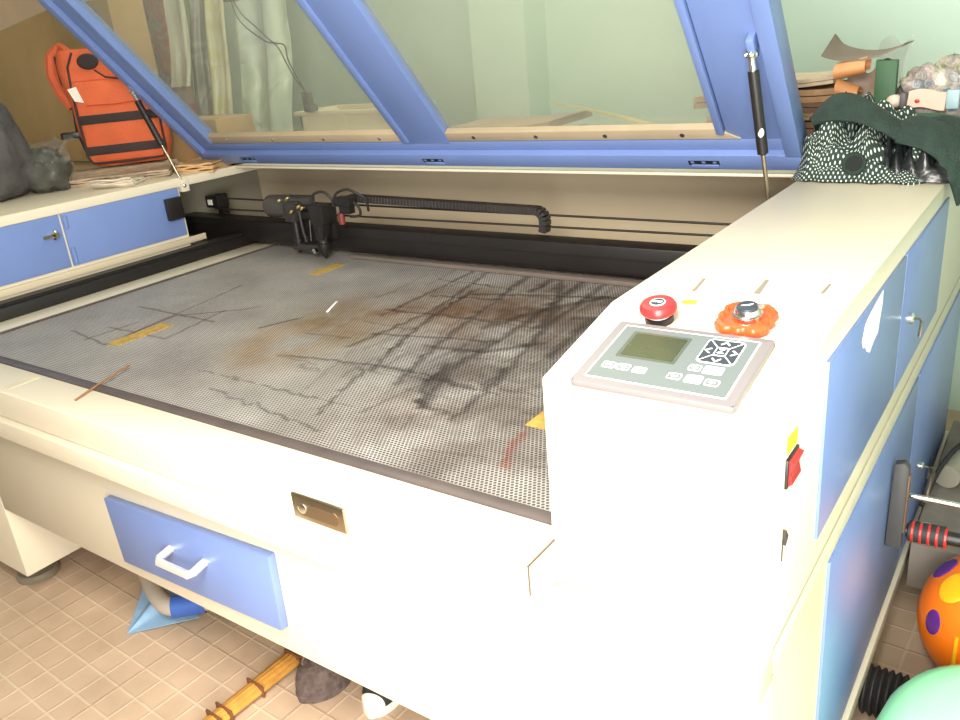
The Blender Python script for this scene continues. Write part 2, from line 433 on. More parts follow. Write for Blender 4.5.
# honeycomb bed as a fine grid carrying scorch stains
bx0, bx1, by0, by1, bz = -2.205, -.475, .80, 1.855, .677
nx, ny = 620, 400
gx, gy = np.meshgrid(np.linspace(bx0, bx1, nx+1), np.linspace(by0, by1, ny+1), indexing='ij')
st = np.ones((nx+1, ny+1, 3))
wob = np.array([[noise.noise((x*9, y*9, 0)) for y in np.linspace(by0, by1, 101)] for x in np.linspace(bx0, bx1, 156)])
wob2 = np.array([[noise.noise((x*38, y*38, 5)) for y in np.linspace(by0, by1, 101)] for x in np.linspace(bx0, bx1, 156)])
ix = (np.clip((gx-bx0)/(bx1-bx0), 0, 1)*155).astype(int); iy = (np.clip((gy-by0)/(by1-by0), 0, 1)*100).astype(int)
W, W2 = wob[ix, iy], wob2[ix, iy]
def segd(pts, wx=0.):
    d = np.full(gx.shape, 9.)
    px, py = gx+W2*.012*wx, gy+W2*.012*wx
    for (ax, ay), (cx, cy) in zip(pts, pts[1:]):
        L2 = (cx-ax)**2+(cy-ay)**2
        t = np.clip(((px-ax)*(cx-ax)+(py-ay)*(cy-ay))/L2, 0, 1)
        d = np.minimum(d, np.hypot(px-ax-t*(cx-ax), py-ay-t*(cy-ay)))
    return d
def paint(d, w, col, k):
    a = (np.clip(1-d/w, 0, 1)**.7*k)[..., None]
    st[:] = st*(1-a)+st*np.array(col)*a
def blob(x, y, r, col, k, sx=1., sy=1.):
    a = (np.exp(-(((gx-x)/sx)**2+((gy-y)/sy)**2)/(r*r))*k*np.clip(.8+W*.9+W2*.4, 0, 1.4))[..., None]
    a = np.clip(a, 0, 1); st[:] = st*(1-a)+st*np.array(col)*a
blob(-1.40, 1.17, .13, (.78, .52, .22), .75, .8, 1.5)
blob(-1.36, 1.33, .17, (.86, .66, .38), .7, 1., 1.2)
blob(-1.15, 1.46, .20, (.62, .42, .28), .85, 1.3, .8)
blob(-1.02, 1.56, .16, (.66, .48, .36), .7, 1.2, .8)
blob(-.88, 1.25, .30, (.58, .53, .50), .7, 1., 1.5)
blob(-.78, 1.60, .28, (.55, .50, .46), .75, 1.3, 1.)
blob(-.70, 1.05, .32, (.48, .43, .39), .8, .9, 1.1)
blob(-.95, .98, .22, (.66, .62, .59), .6)
blob(-1.18, .99, .12, (1.45, 1.45, 1.45), .6, 1.6, .5)
blob(-.90, .99, .10, (1.9, 1.9, 1.9), .8, .7, .4)
blob(-.82, .90, .08, (1.8, 1.8, 1.8), .7, 1., .4)
BR = (.34, .22, .13); DK = (.20, .16, .14)
for l in [[(-2.03,.992),(-1.833,.963),(-1.893,1.33),(-1.914,1.443)], [(-2.043,1.194),(-1.708,1.185)], [(-1.833,.963),(-1.86,1.179),(-1.719,1.281),(-1.691,1.318)], [(-1.924,.963),(-1.915,1.108)], [(-1.551,1.197),(-1.514,1.281)], [(-1.551,1.197),(-1.506,1.293)], [(-1.95,1.05),(-1.72,1.05),(-1.76,1.26)]]:
    paint(segd(l, .3), .0055, BR, .8)
for l, w in [([(-1.243,1.188),(-1.219,1.46),(-1.291,1.828)], .009), ([(-1.32,1.375),(-1.325,1.817)], .008), ([(-1.007,1.072),(-1.063,1.259),(-1.158,1.805)], .011), ([(-.892,1.004),(-.955,1.159),(-.953,1.422),(-.988,1.828)], .013),
             ([(-.811,.986),(-.843,1.206),(-.902,1.441),(-.921,1.766)], .011), ([(-1.03,1.393),(-.967,1.549),(-.876,1.677)], .014), ([(-1.088,1.249),(-.944,1.269),(-.854,1.36)], .011), ([(-1.07,1.663),(-1.079,1.83),(-.94,1.559),(-.915,1.436)], .013),
             ([(-.975,1.185),(-.944,1.068),(-.892,1.004),(-.836,1.002)], .010), ([(-1.338,1.417),(-1.162,1.433),(-1.027,1.437)], .008), ([(-1.457,.95),(-1.017,.948)], .004), ([(-1.346,.895),(-.996,.851)], .004),
             ([(-.80,1.30),(-.83,1.50),(-.76,1.70),(-.80,1.83)], .013), ([(-.70,1.12),(-.76,1.40),(-.72,1.62)], .012), ([(-1.10,1.10),(-1.17,1.30),(-1.22,1.62)], .008), ([(-.87,1.52),(-.68,1.60),(-.6,1.8)], .012), ([(-1.2,1.60),(-.95,1.66),(-.7,1.72)], .009), ([(-1.35,1.09),(-1.05,1.13),(-.8,1.10)], .006), ([(-1.25,1.27),(-.95,1.33)], .006), ([(-1.3,1.55),(-1.1,1.58)], .006), ([(-1.05,.90),(-1.12,1.10)], .006), ([(-.68,1.3),(-.6,1.55)], .012)]:
    paint(segd(l, 1.), w*1.2, DK, .72)
paint(segd([(-.634,.886),(-.666,.934),(-.668,.991)], 1.), .012, (1.1, .35, .28), .7)
rng = np.random.default_rng(3)
for _ in range(70):                                     # loose scratches along and across
    x, y = rng.uniform(-1.45, -.55), rng.uniform(.86, 1.8)
    if rng.random() < .55: q = [(x, y), (x+rng.normal(0, .02), y+rng.uniform(.05, .25))]
    else: q = [(x, y), (x+rng.uniform(.05, .2), y+rng.normal(0, .02))]
    paint(segd(q, .8), .005, DK if rng.random() < .8 else BR, rng.uniform(.25, .6))
me = bpy.data.meshes.new('honeycomb_bed')
idx = np.arange((nx+1)*(ny+1)).reshape(nx+1, ny+1)
quads = np.stack([idx[:-1, :-1], idx[1:, :-1], idx[1:, 1:], idx[:-1, 1:]], -1).reshape(-1, 4)
co = np.stack([gx-LM.location.x, gy-LM.location.y, np.full(gx.shape, bz)], -1).reshape(-1, 3)
nv, nf = len(co), len(quads)
me.vertices.add(nv); me.vertices.foreach_set('co', co.ravel())
me.loops.add(nf*4); me.loops.foreach_set('vertex_index', quads.ravel().astype(np.int32))
me.polygons.add(nf); me.polygons.foreach_set('loop_start', np.arange(0, nf*4, 4, dtype=np.int32))
me.update(calc_edges=True)
ca = me.color_attributes.new('stain', 'FLOAT_COLOR', 'POINT')
ca.data.foreach_set('color', np.concatenate([np.clip(st, 0, 1.6), np.ones((nx+1, ny+1, 1))], -1).reshape(-1).astype(np.float32))
me.materials.append(honey_mat())
bed = bpy.data.objects.new('honeycomb_bed', me); COL.objects.link(bed); bed.parent = LM
mb = MB()
mb.box((-2.215, .779, .655), (-.475, .803, .6825), .0015)
mb.box((-2.212, .803, .655), (-2.203, 1.862, .6815))
mb.box((-2.212, 1.853, .655), (-.475, 1.875, .6825))
mb.build('bed_border', BORDER, bed)
for q in [(-1.838, .970, -1.792, 1.125), (-1.802, 1.60, -1.762, 1.713), (-.685, 1.018, -.645, 1.12)]:
    MB().box((q[0], q[1], bz), (q[2], q[3], bz+.0012)).build('yellow_tape', TAPE, bed)
MB().box((-1.80, 1.772, .6775), (-.479, 1.797, .690), .003).build('rear_bed_rail', mat('lit_border_metal', (.15, .12, .10), .4, vary=.1), LM)  # border metal lightened in colour to stand for light on this bar
# --- left housing with two blue doors
mb = MB()
mb.box((X0, .70, .66), (-2.384, 1.63, .915))
mb.box((X0, 1.63, .66), (-2.68, YB, .915))
mb.build('side_housing', CREAM, LM)
MB().box((X0, .70, .912), (-2.376, YB, TOP), .003).build('housing_top', CREAM, LM)
MB().box((-2.68, 1.632, .60), (-2.665, 2.215, .913)).build('side_panel', OLIVE, LM)
d1 = MB().box((-2.386, .75, .757), (-2.377, 1.214, .912), .0015).build('housing_door', BLUEIN, LM)
d2 = MB().box((-2.386, 1.222, .757), (-2.377, 1.622, .912), .0015).build('housing_door', BLUEIN, LM)
lk = MB().lathe((-2.378, 1.188, .858), (-2.362, 1.188, .858), [(0, .013), (.01, .013), (.014, .009), (.014, 0)], 16).build('lock', CHROME, d1)
MB().box((-2.368, 1.150, .855), (-2.364, 1.185, .862)).build('latch_arm', BRASS, lk) if False else MB().box((-2.368, 1.150, .855), (-2.364, 1.185, .862)).build('latch_arm', BRASS, d1)
for z0, z1 in ((.765, .81), (.87, .905)):
    MB().cyl((-2.374, 1.229, z0), (-2.374, 1.229, z1), .006, 10).build('hinge', BLUEIN, d2)
MB().box((-2.378, 1.56, .815), (-2.360, 1.617, .885), .003).build('limit_switch', BLACK, LM)
# --- left guide rail
MB().box((-2.378, .75, .655), (-2.318, 1.97, .712), .002).box((-2.366, .75, .712), (-2.33, 1.97, .722)).build('guide_rail', BLACK, LM)
MB().box((-2.384, .75, .727), (-2.374, 1.69, .747), .002).build('rail_cover', CREAMD, LM)
# --- rear of the interior
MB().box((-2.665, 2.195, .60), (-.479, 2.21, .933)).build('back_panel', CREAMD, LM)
MB().box((-2.66, 1.862, .934), (-.479, YB, TOP), .001).build('rear_deck', CREAM, LM)
MB().box((-2.6, 2.40, .30), (-.479, YB, .933)).build('rear_panel', CREAM, LM)
# --- gantry
gb = MB().box((-2.66, 1.80, .698), (-.479, 1.868, .769), .004).box((-2.66, 1.798, .735), (-.479, 1.80, .739)).build('gantry_beam', BLACK, LM)
MB().cyl((-2.58, 1.90, .817), (-.478, 1.90, .814), .0032, 8).build('drive_belt', DARK, gb)
MB().cyl((-2.58, 1.90, .776), (-.478, 1.90, .786), .0032, 8).build('drive_belt', DARK, gb)
MB().box((-2.59, 1.87, .785), (-2.52, 1.92, .828), .003).box((-2.565, 1.90, .70), (-2.54, 1.93, .83)).build('belt_pulley', BLACK, gb)
MB().box((-2.572, 1.866, .797), (-2.55, 1.871, .816)).build('pulley_label', WHITEC, gb)
MB().box((-2.53, 1.80, .682), (-2.39, 1.868, .70), .002).build('gantry_foot', BLACK, gb)
MB().box((-2.408, 1.79, .690), (-2.385, 1.80, .71)).build('limit_flag', RED, gb)
# energy chain: links along a bent path
pts = [(-1.87+.69*i/14, 1.885, .842-.012*i/14) for i in range(15)]
pts += [(-1.18+.026*math.sin(a), 1.885, .830-.026*(1-math.cos(a))) for a in (.4, .8, 1.2, 1.57)] + [(-1.154, 1.885, .79), (-1.158, 1.885, .772)]
ec = MB()
for a, c in zip(pts, pts[1:]):
    a, c = V(a), V(c); d = (c-a); nseg = max(1, round(d.length/.012))
    for k in range(nseg):
        p0 = a+d*(k/nseg); p1 = a+d*((k+.97)/nseg); u = d.normalized(); w = u.cross(V((0, 1, 0))).normalized()
        xf = Matrix((( u.x, 0, w.x, 0), (u.y, 1, w.y, 0), (u.z, 0, w.z, 0), (0, 0, 0, 1))); xf.translation = p0
        ec.xf = xf; ec.box((0, -.016, -.0105), ((p1-p0).length, .016, .0105), .001, 1)
ec.xf = None
ec.build('cable_chain', DARK, LM)
# --- laser head
HD = MB().box((-2.01, 1.775, .735), (-1.85, 1.80, .835), .003).box((-2.0, 1.75, .80), (-1.85, 1.78, .822), .003).build('laser_head', BLACK, LM)
MB().lathe((-2.19, 1.83, .815), (-2.08, 1.83, .820), [(0, .026), (.005, .037), (.105, .037), (.11, .028)], 20).box((-2.09, 1.79, .785), (-2.0, 1.86, .852), .006).build('drive_motor', mat('motor_grey', (.07, .062, .056), .4), HD)
def nozzle(x, y, ztop, ztip, r):
    return MB().lathe((x, y, ztop), (x, y, ztip), [(0, r), (ztop-ztip-.05, r), (ztop-ztip-.048, r*1.25), (ztop-ztip-.03, r*1.25), (ztop-ztip-.004, .004), (ztop-ztip, .002)], 16)
nozzle(-1.995, 1.755, .82, .686, .012).build('nozzle', BLACK, HD)
nozzle(-1.872, 1.745, .80, .681, .017).build('nozzle', BLACK, HD)
MB().box((-1.897, 1.725, .790), (-1.838, 1.775, .848), .004).prism([(-1.892, .79), (-1.848, .79), (-1.858, .74), (-1.888, .74)], 'y', 1.73, 1.765, .002).build('mirror_mount', BLACK, HD)
MB().box((-2.02, 1.735, .79), (-1.975, 1.775, .85), .003).build('mirror_mount', DARK, HD)
for x, z in ((-2.023, .858), (-1.984, .866), (-1.976, .825), (-1.94, .842), (-1.925, .838)):
    MB().lathe((x, 1.735, z), (x, 1.722, z), [(0, .006), (.009, .006), (.012, .004), (.012, 0)], 10).build('adjusting_screw', BRASS, HD)
MB().cyl((-1.913, 1.742, .80), (-1.921, 1.742, .735), .003, 8).build('air_tube', CHROME, HD)
MB().box((-2.01, 1.742, .700), (-1.90, 1.77, .72), .003).build('nozzle_clamp', DARK, HD)
MB().lathe((-1.90, 1.735, .706), (-1.90, 1.722, .706), [(0, .008), (.01, .008), (.013, 0)], 10).build('clamp_screw', CHROME, HD)
for q in ([(-1.915, 1.76, .845), (-1.90, 1.76, .875), (-1.865, 1.765, .884), (-1.84, 1.77, .868), (-1.835, 1.78, .835)],
          [(-1.83, 1.77, .85), (-1.81, 1.77, .88), (-1.77, 1.775, .892), (-1.74, 1.78, .882), (-1.722, 1.80, .86), (-1.735, 1.82, .82)],
          [(-1.96, 1.745, .84), (-1.945, 1.735, .78), (-1.94, 1.738, .73)], [(-1.75, 1.77, .86), (-1.725, 1.77, .84), (-1.735, 1.78, .815), (-1.77, 1.775, .81)]):
    MB().tube(spl_pts(q, 6), .0042, 7).build('air_hose', RUBBER, HD)
MB().box((-1.805, 1.745, .845), (-1.742, 1.785, .872), .003).box((-1.79, 1.75, .822), (-1.75, 1.78, .846), .003).build('sensor_bracket', BLACK, HD)
MB().cyl((-1.785, 1.752, .825), (-1.785, 1.752, .792), .010, 14).build('red_pointer', mat('dull_red', (.16, .025, .02), .5), HD)
# --- control housing (right)
mb = MB()
mb.prism([(.749, .6165), (.749, .904), (.935, TOP), (YB, TOP), (YB, .6165)], 'x', XL, XR, .004)
ch = mb.build('control_housing', CREAM, LM)
mb = MB()
mb.prism([(.715, FZ), (.715, .574), (.765, .574), (.765, .617), (YB, .617), (YB, FZ)], 'x', -.466, XR, .003)
mb.build('control_cabinet', CREAM, LM)
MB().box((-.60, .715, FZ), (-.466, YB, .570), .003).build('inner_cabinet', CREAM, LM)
# faint lid of the housing top
# doors on the right side
def door(y0, y1, z0, z1):
    return MB().box((XR-.002, y0, z0), (XR+.004, y1, z1), .0012).build('cabinet_door', BLUE, LM)
da = door(.913, 1.388, .668, .905); db = door(1.394, 1.845, .668, .905)
dc = door(1.003, 1.70, .135, .577); dd = door(1.706, 2.38, .135, .577)
MB().box((XR-.004, .76, FZ), (XR+.012, YB, .128), .002).build('bottom_rail', CREAM, LM)
mb = MB().box((XR-.001, .75, .6165), (XR+.0005, YB, .6225)); mb.build('housing_seam', mat('seam_shadow', (.42, .36, .26), .8), LM)
for dob, y, z in ((db, 1.462, .778), (dd, 1.868, .292)):
    MB().lathe((XR+.003, y, z), (XR+.02, y, z), [(0, .0095), (.007, .0095), (.010, .007), (.010, 0)], 16).build('lock', CHROME, dob)
    MB().tube([(XR+.012, y, z), (XR+.021, y+.003, z), (XR+.024, y+.008, z-.006), (XR+.022, y+.012, z-.035)], .0035, 6, .5).build('key', STEEL, dob)
MB().tube([(XR+.03, 1.875, .29), (XR+.032, 1.885, .27), (XR+.026, 1.878, .23), (XR+.024, 1.872, .20)], .005, 6, .4).build('key', STEEL, dd)
# torn paper on the first door: ragged outline
pl = [(1.087, .868), (1.100, .888), (1.118, .893), (1.15, .898), (1.204, .9035), (1.206, .886), (1.196, .862), (1.190, .846), (1.165, .842), (1.142, .833), (1.122, .842), (1.112, .852), (1.098, .855)]
MB().prism(pl, 'x', XR+.0035, XR+.0048).build('torn_label', PAPER, da)
# rocker switch, yellow label, latch
rs = MB().box((XR-.002, .765, .818), (XR+.003, .806, .852), .001).build('rocker_switch', BLACK, LM)
MB().prism([(XR+.003, .820), (XR+.007, .823), (XR+.0045, .835), (XR+.009, .848), (XR+.003, .850)], 'y', .769, .802).build('rocker', RED, rs)
MB().prism([(.767, .857), (.803, .856), (.803, .874), (.767, .876)], 'x', XR-.001, XR+.001).build('warning_label', YELLOW, LM)
MB().prism([(.768, .768), (.778, .756), (.769, .748)], 'x', XR-.001, XR+.004).box((XR-.001, .7675, .728), (XR+.001, .7695, .755)).build('cam_latch', DARK, LM)
# --- keypad on the sloped face
S0 = V((0, .749, .904)); SD = (V((0, .935, TOP))-S0).normalized(); SN = V((1, 0, 0)).cross(SD)
KX0, KX1, KU0, KU1 = -.4350, -.2465, -.006, .131
def S(x, u, n=0.): return V((x, S0.y, S0.z))+SD*u+SN*n
def skew(u):                        # keypad narrows very slightly at the top
    return 0
def spl(name, pts, n0, n1, m, parent, bev=0.):
    """flat plate on the slope: (x,u) outline, from height n0 to n1"""
    mb = MB()
    mb.xf = Matrix(((1, 0, 0, 0), (0, SD.y, SN.y, S0.y), (0, SD.z, SN.z, S0.z), (0, 0, 0, 1)))
    mb.prism(pts, 'z', n0, n1, bev); mb.xf = None
    return mb.build(name, m, parent)
def rrect(x0, u0, x1, u1, r, n=4):
    P = []
    for cx, cu, a0 in ((x1-r, u1-r, 0), (x0+r, u1-r, PI/2), (x0+r, u0+r, PI), (x1-r, u0+r, 1.5*PI)):
        P += [(cx+r*math.cos(a0+PI/2*k/n), cu+r*math.sin(a0+PI/2*k/n)) for k in range(n+1)]
    return P
KP = spl('keypad', rrect(KX0, KU0, KX1, KU1, .004), 0, .009, BEZEL, LM, .0022)
def K(fx, fu): return KX0+(KX1-KX0)*fx, KU0+(KU1-KU0)*fu     # 0..1 from lower left
def krect(name, a, b, r, n0, n1, m): 
    (x0, u0), (x1, u1) = K(*a), K(*b)
    return spl(name, rrect(x0, u0, x1, u1, r), n0, n1, m, KP)
krect('print_border', (.065, .09), (.935, .93), .002, .0088, .0093, WHITEP)
krect('face_sheet', (.075, .104), (.925, .916), .0015, .0092, .0096, GREYP)
krect('screen_frame', (.155, .43), (.535, .84), .002, .0095, .0100, LCDF)
krect('screen', (.18, .46), (.515, .81), .001, .0099, .0103, LCD)
def button(fx, fu, w=.085, hh=.085, m=None):
    krect('button', (fx-w/2, fu-hh/2), (fx+w/2, fu+hh/2), .0025, .0095, .0099, WHITEP)
    if m is None or m is CREAMB:
        krect('button_face', (fx-w/2+.007, fu-hh/2+.011), (fx+w/2-.007, fu+hh/2-.011), .0018, .0098, .0101, m or GREYP)
        krect('button_legend', (fx-w/4, fu-.009), (fx+w/4, fu+.009), .0005, .01, .0102, WHITEP)
for fx in (.165, .26): button(fx, .29)
button(.365, .28, m=CREAMB)
button(.665, .43, .075); button(.775, .43, .115, .11, WHITEP)
button(.585, .275); button(.70, .275, .10, .11, WHITEP); button(.81, .265)
krect('arrow_pad', (.635, .52), (.865, .885), .007, .0095, .0099, WHITEP)
krect('arrow_pad_face', (.643, .535), (.857, .87), .006, .0098, .0102, NAVY)
for a, c in (((.655, .55), (.845, .855)), ((.655, .855), (.845, .55))):
    (x0, u0), (x1, u1) = K(*a), K(*c); d = V((x1-x0, u1-u0)).normalized(); n = V((-d.y, d.x))*.0006
    spl('divider', [(x0+n.x, u0+n.y), (x0-n.x, u0-n.y), (x1-n.x, u1-n.y), (x1+n.x, u1+n.y)], .0101, .0103, WHITEP, KP)
krect('centre_key', (.712, .635), (.788, .765), .002, .0101, .0104, WHITEP)
krect('centre_key_face', (.719, .648), (.781, .752), .0015, .0103, .0106, NAVY)
x, u = K(.75, .70); text_mesh('key_letter', 'Z', .013, WHITEP, KP, S(x, u, .0107), (1, 0, 0), SD)
for fx, fu, ang in ((.75, .825, 90), (.75, .575, -90), (.672, .70, 180), (.828, .70, 0)):
    x, u = K(fx, fu); a = math.radians(ang); c_, s_ = math.cos(a), math.sin(a)
    pts = [(x+px*c_-py*s_, u+px*s_+py*c_) for px, py in ((.0045, 0), (-.002, .0055), (-.0035, .0045), (.0015, 0), (-.0035, -.0045), (-.002, -.0055))]
    spl('arrow', pts, .0101, .0104, WHITEP, KP)
# emergency stop
ES = V((-.392, .922, 0)); ex, eu = -.395, .155
c0 = S(ex, eu)
es = MB().lathe(c0, c0+SN, [(0, .0175), (.008, .0175), (.009, .016)], 28).build('emergency_stop', BLACK, LM)
MB().lathe(c0+SN*.008, c0+SN, [(0, .0155), (.006, .0145)], 28).build('white_collar', WHITEP, es)
MB().lathe(c0+SN*.012, c0+SN, [(0, .014), (.001, .0205), (.004, .0228), (.009, .0228), (.0135, .020), (.0145, .015), (.014, .009)], 36).build('mushroom_head', RED, es)
MB().lathe(c0+SN*.0262, c0+SN, [(0, .0098), (.0004, .0094)], 28).build('badge_ring', WHITEP, es)
MB().lathe(c0+SN*.0265, c0+SN, [(0, .0082), (.0004, .008)], 28).build('badge', NAVY, es)
text_mesh('badge_text', 'STOP', .0052, WHITEP, es, c0+SN*.0271, (1, 0, 0), SD)
MB().prism([(-.389, .955), (-.381, .953), (-.370, .957), (-.373, .969), (-.385, .969), (-.391, .962)], 'z', TOP-.001, TOP+.0008).build('warning_label', YELLOW, LM)
# orange wavy guard round the key switch
gx_, gu_ = -.2925, .170
kg = MB()
kg.xf = Matrix(((1, 0, 0, gx_), (0, SD.y, SN.y, (S0+SD*gu_).y), (0, SD.z, SN.z, (S0+SD*gu_).z), (0, 0, 0, 1)))
def wavy(th, r0):
    sq = 1/max(abs(math.cos(th)), abs(math.sin(th)))**.6
    return r0*sq*(1+.055*math.cos(12*th))
n = 96; rings = []
for rr, zz in ((1.0, .000), (1.06, .003), (1.06, .009), (1.0, .0125), (.86, .0135), (.76, .010), (.5, .010)):
    rings.append([kg.bm.verts.new(kg.xf @ V((wavy(2*PI*i/n, .030*rr)*1.0*math.cos(2*PI*i/n), wavy(2*PI*i/n, .030*rr)*1.02*math.sin(2*PI*i/n), zz))) for i in range(n)])
for A, Bq in zip(rings, rings[1:]):
    for i in range(n): kg.bm.faces.new((A[i], A[(i+1) % n], Bq[(i+1) % n], Bq[i]))
kg.bm.faces.new(rings[0][::-1]); kg.bm.faces.new(rings[-1]); kg.xf = None
KG = kg.build('flower_guard', ORANGEP, LM)
kc = S(gx_+.002, gu_, .010)
MB().lathe(kc, kc+SN, [(0, .0185), (.006, .0175), (.0075, .0155), (.010, .0150), (.013, .0135)], 28).build('switch_ring', CHROME, KG)
MB().lathe(kc+SN*.0128, kc+SN, [(0, .0122), (.003, .0115), (.0038, .0095), (.0038, 0)], 28).build('key_switch', NAVY, KG)
mk = MB(); mk.xf = Matrix(((1, 0, 0, kc.x), (0, SD.y, SN.y, kc.y), (0, SD.z, SN.z, kc.z), (0, 0, 0, 1)))
mk.prism([(-.006, -.003), (.001, .0005), (.0065, .004), (.003, -.0008), (-.001, -.0015)], 'z', .0166, .0172); mk.xf = None
mk.build('switch_mark', WHITEP, KG)
# raised seam scratches on the top
MB().prism([(-.395, 1.005), (-.390, 1.005), (-.398, 1.065), (-.402, 1.065)], 'z', TOP-.001, TOP+.0006).build('scratch', mat('scratch', (.25, .21, .16), .6), LM)
MB().prism([(-.318, 1.02), (-.310, 1.02), (-.317, 1.083), (-.322, 1.083)], 'z', TOP-.001, TOP+.0006).build('scratch', MATS['scratch'], LM)
MB().prism([(-.242, 1.045), (-.238, 1.047), (-.239, 1.090), (-.242, 1.088)], 'z', TOP-.001, TOP+.0006).build('scratch', MATS['scratch'], LM)
# --- open lid
TH = math.radians(130.5)
LS = V((0, math.cos(TH), math.sin(TH))); LN = V((0, -math.sin(TH), math.cos(TH)))    # LN: underside, towards the front
LH = V((0, 1.842, .952))
LXF = Matrix(((1, 0, 0, 0), (0, LS.y, LN.y, LH.y), (0, LS.z, LN.z, LH.z), (0, 0, 0, 1)))
LL = 1.17; LX0, LX1 = -2.50, -.474
def lbox(mb, x0, s0, n0, x1, s1, n1, bev=0.):
    mb.xf = LXF; mb.box((x0, s0, n0), (x1, s1, n1), bev); mb.xf = None; return mb
mb = MB()
# outer rim (deep), then a recessed inner frame with two openings
rw, rh = .034, .0
lbox(mb, LX0, 0, -.055, LX1, .048, rh, .003)
lbox(mb, LX0, LL-.048, -.055, LX1, LL, rh, .003)
lbox(mb, LX0, .04, -.055, LX0+rw, LL-.04, rh, .003)
lbox(mb, LX1-rw, .04, -.055, LX1, LL-.04, rh, .003)
# inner step
lbox(mb, LX0+.03, .045, -.05, LX1-.03, .082, -.016, .006)
lbox(mb, LX0+.03, .07, -.05, LX0+.115, LL-.04, -.016, .005)
lbox(mb, LX1-.155, .07, -.05, LX1-.03, LL-.04, -.018, .004)
lbox(mb, -1.535, .07, -.05, -1.385, LL-.04, -.016, .004)
lbox(mb, LX0+.03, LL-.14, -.05, LX1-.03, LL-.04, -.016, .004)
LF = mb.build('lid_frame', LIDBLUE, LM)
# raised edge beads
for q in ((-1.548, .082, -1.524, -.009), (-.648, .10, -.630, -.010), (LX0+.095, .09, LX0+.118, -.008)):
    mb = MB(); lbox(mb, q[0], q[1], -.03, q[2], LL-.13, q[3], .004); mb.build('edge_bead', LIDBLUE, LF)
for x0, x1 in ((LX0+.10, -1.525), (-1.40, -.625)):
    mb = MB(); lbox(mb, x0, .09, -.038, x1, LL-.12, -.033)
    W_ = mb.build('lid_window', GLASS, LM)
    mb = MB()
    mb.xf = LXF; xa, xb = x0+.012, x1-.012
    xr_ = xb+.040 if x0 > -1.45 else xb
    mb.prism([(xa, .084), (xr_, .084), (xb-.012, .116), (xa+.004, .116)], 'z', -.034, -.015, .002); mb.xf = None
    mb.build('window_trim', mat('trim_tan', (.40, .315, .21), .5), W_)
    for k in range(4):
        xs = xa+.09+k*(xb-xa-.18)/3
        p0 = LXF @ V((xs, .098, -.016)); MB().lathe(p0, p0+LN, [(0, .006), (.002, .0055), (.0035, .003), (.0035, 0)], 12).build('trim_screw', CHROME if x0 < -1.5 else DARK, W_)
for xs in (-2.255, -1.47, -.69):
    mb = MB(); lbox(mb, xs-.036, .017, -.01, xs+.036, .031, .0008); sl = mb.build('hinge_slot', BLACK, LF)
    mb = MB(); lbox(mb, xs-.030, .009, -.002, xs+.034, .019, .0035, .001); mb.build('hinge_leaf', LIDBLUE, sl)
    for k in (-.026, .0, .026):
        mb = MB(); lbox(mb, xs+k-.004, .024, -.002, xs+k+.004, .029, .002); mb.build('hinge_knuckle', LIDBLUE, sl)
# gas struts
def strut(top, bot, f):
    top, bot = V(top), V(bot); d = (bot-top).normalized(); Ln = (bot-top).length
    g = MB().lathe(top+d*.018, bot, [(0, .0055), (.012, .0065), (.0125, .0105), (f*Ln, .0105), (f*Ln+.003, .006)], 16).build('gas_strut', BLACK, LM)
    MB().cyl(top+d*(f*Ln), bot, .0042, 12).build('piston_rod', STEEL, g)
    MB().ball(top, .009, 16, 10).lathe(top-V((.013, 0, 0)), top+V((.013, 0, 0)), [(0, .004), (.003, .007), (.008, .005), (.018, .005), (.023, .007), (.026, .004)], 12).cyl(top, top+d*.032, .0065, 12).build('ball_joint', CHROME, g)
    MB().ball(bot, .008, 14, 8).build('ball_joint', CHROME, g)
    return g
pt = LXF @ V((-.524, .335, .004)); g = strut(pt, (-.490, 1.675, .870), .50)
b0 = V(pt).lerp(V((-.490, 1.675, .870)), .43)
MB().ball(b0+V((.004, -.0098, 0)), .006, 10, 6, (1, .25, 1.5)).build('strut_sticker', WHITEP, g)
mb = MB(); lbox(mb, -.530, .33, -.02, -.515, .368, .006, .003); mb.build('strut_bracket', LIDBLUE, LF)
pt = LXF @ V((-2.489, .347, .004)); strut(pt, (-2.368, 1.642, .915), .50)
mb = MB(); lbox(mb, -2.496, .33, -.02, -2.481, .37, .002, .003); mb.build('strut_bracket', LIDBLUE, LF)
MB().box((-2.386, 1.632, .895), (-2.366, 1.66, .935), .002).build('strut_mount', CREAM, LM)
MB().box((-.5, 1.66, .855), (-.477, 1.69, .885), .002).build('strut_mount', CREAM, LM)
# --- castors and feet
def castor(x, y, name='castor'):
    c = MB().lathe((x-.016, y, .042), (x+.016, y, .042), [(0, .03), (.003, .042), (.029, .042), (.032, .03)], 22).build(name, RUBBER, LM)
    MB().box((x-.022, y-.012, .045), (x+.022, y+.022, .09), .003).cyl((x, y+.01, .085), (x, y+.01, .098), .03, 18).build('castor_fork', STEEL, c)
castor(-2.10, 1.02); castor(-.262, 1.80); castor(-2.55, 2.2)
lf = MB().lathe((-2.205, .80, 0), (-2.205, .80, .03), [(0, .055), (.012, .057), (.02, .05), (.024, .02), (.097, .012)], 26).build('levelling_foot', mat('dull_steel', (.33, .29, .22), .45, metal=.5), LM)

# ------------------------------------------------------------------ small things on the bed and flap
tag(MB().tube([(-1.554, .727, .6832), (-1.578, .79, .6862), (-1.617, .889, .686)], .0022, 6).build('wood_sliver', mat('brown_sliver', (.26, .12, .05), .7)), 'thin brown wood sliver lying across front edge of honeycomb bed', 'wood sliver')
tag(MB().box((-.003, -.042, 0), (.003, .042, .003), .001).build('paper_scrap', PAPER), 'small white offcut strip lying midway on honeycomb bed', 'offcut')
o = bpy.data.objects['paper_scrap']; o.location = (-1.489, 1.382, bz+.001); o.rotation_euler = (0, 0, .48)

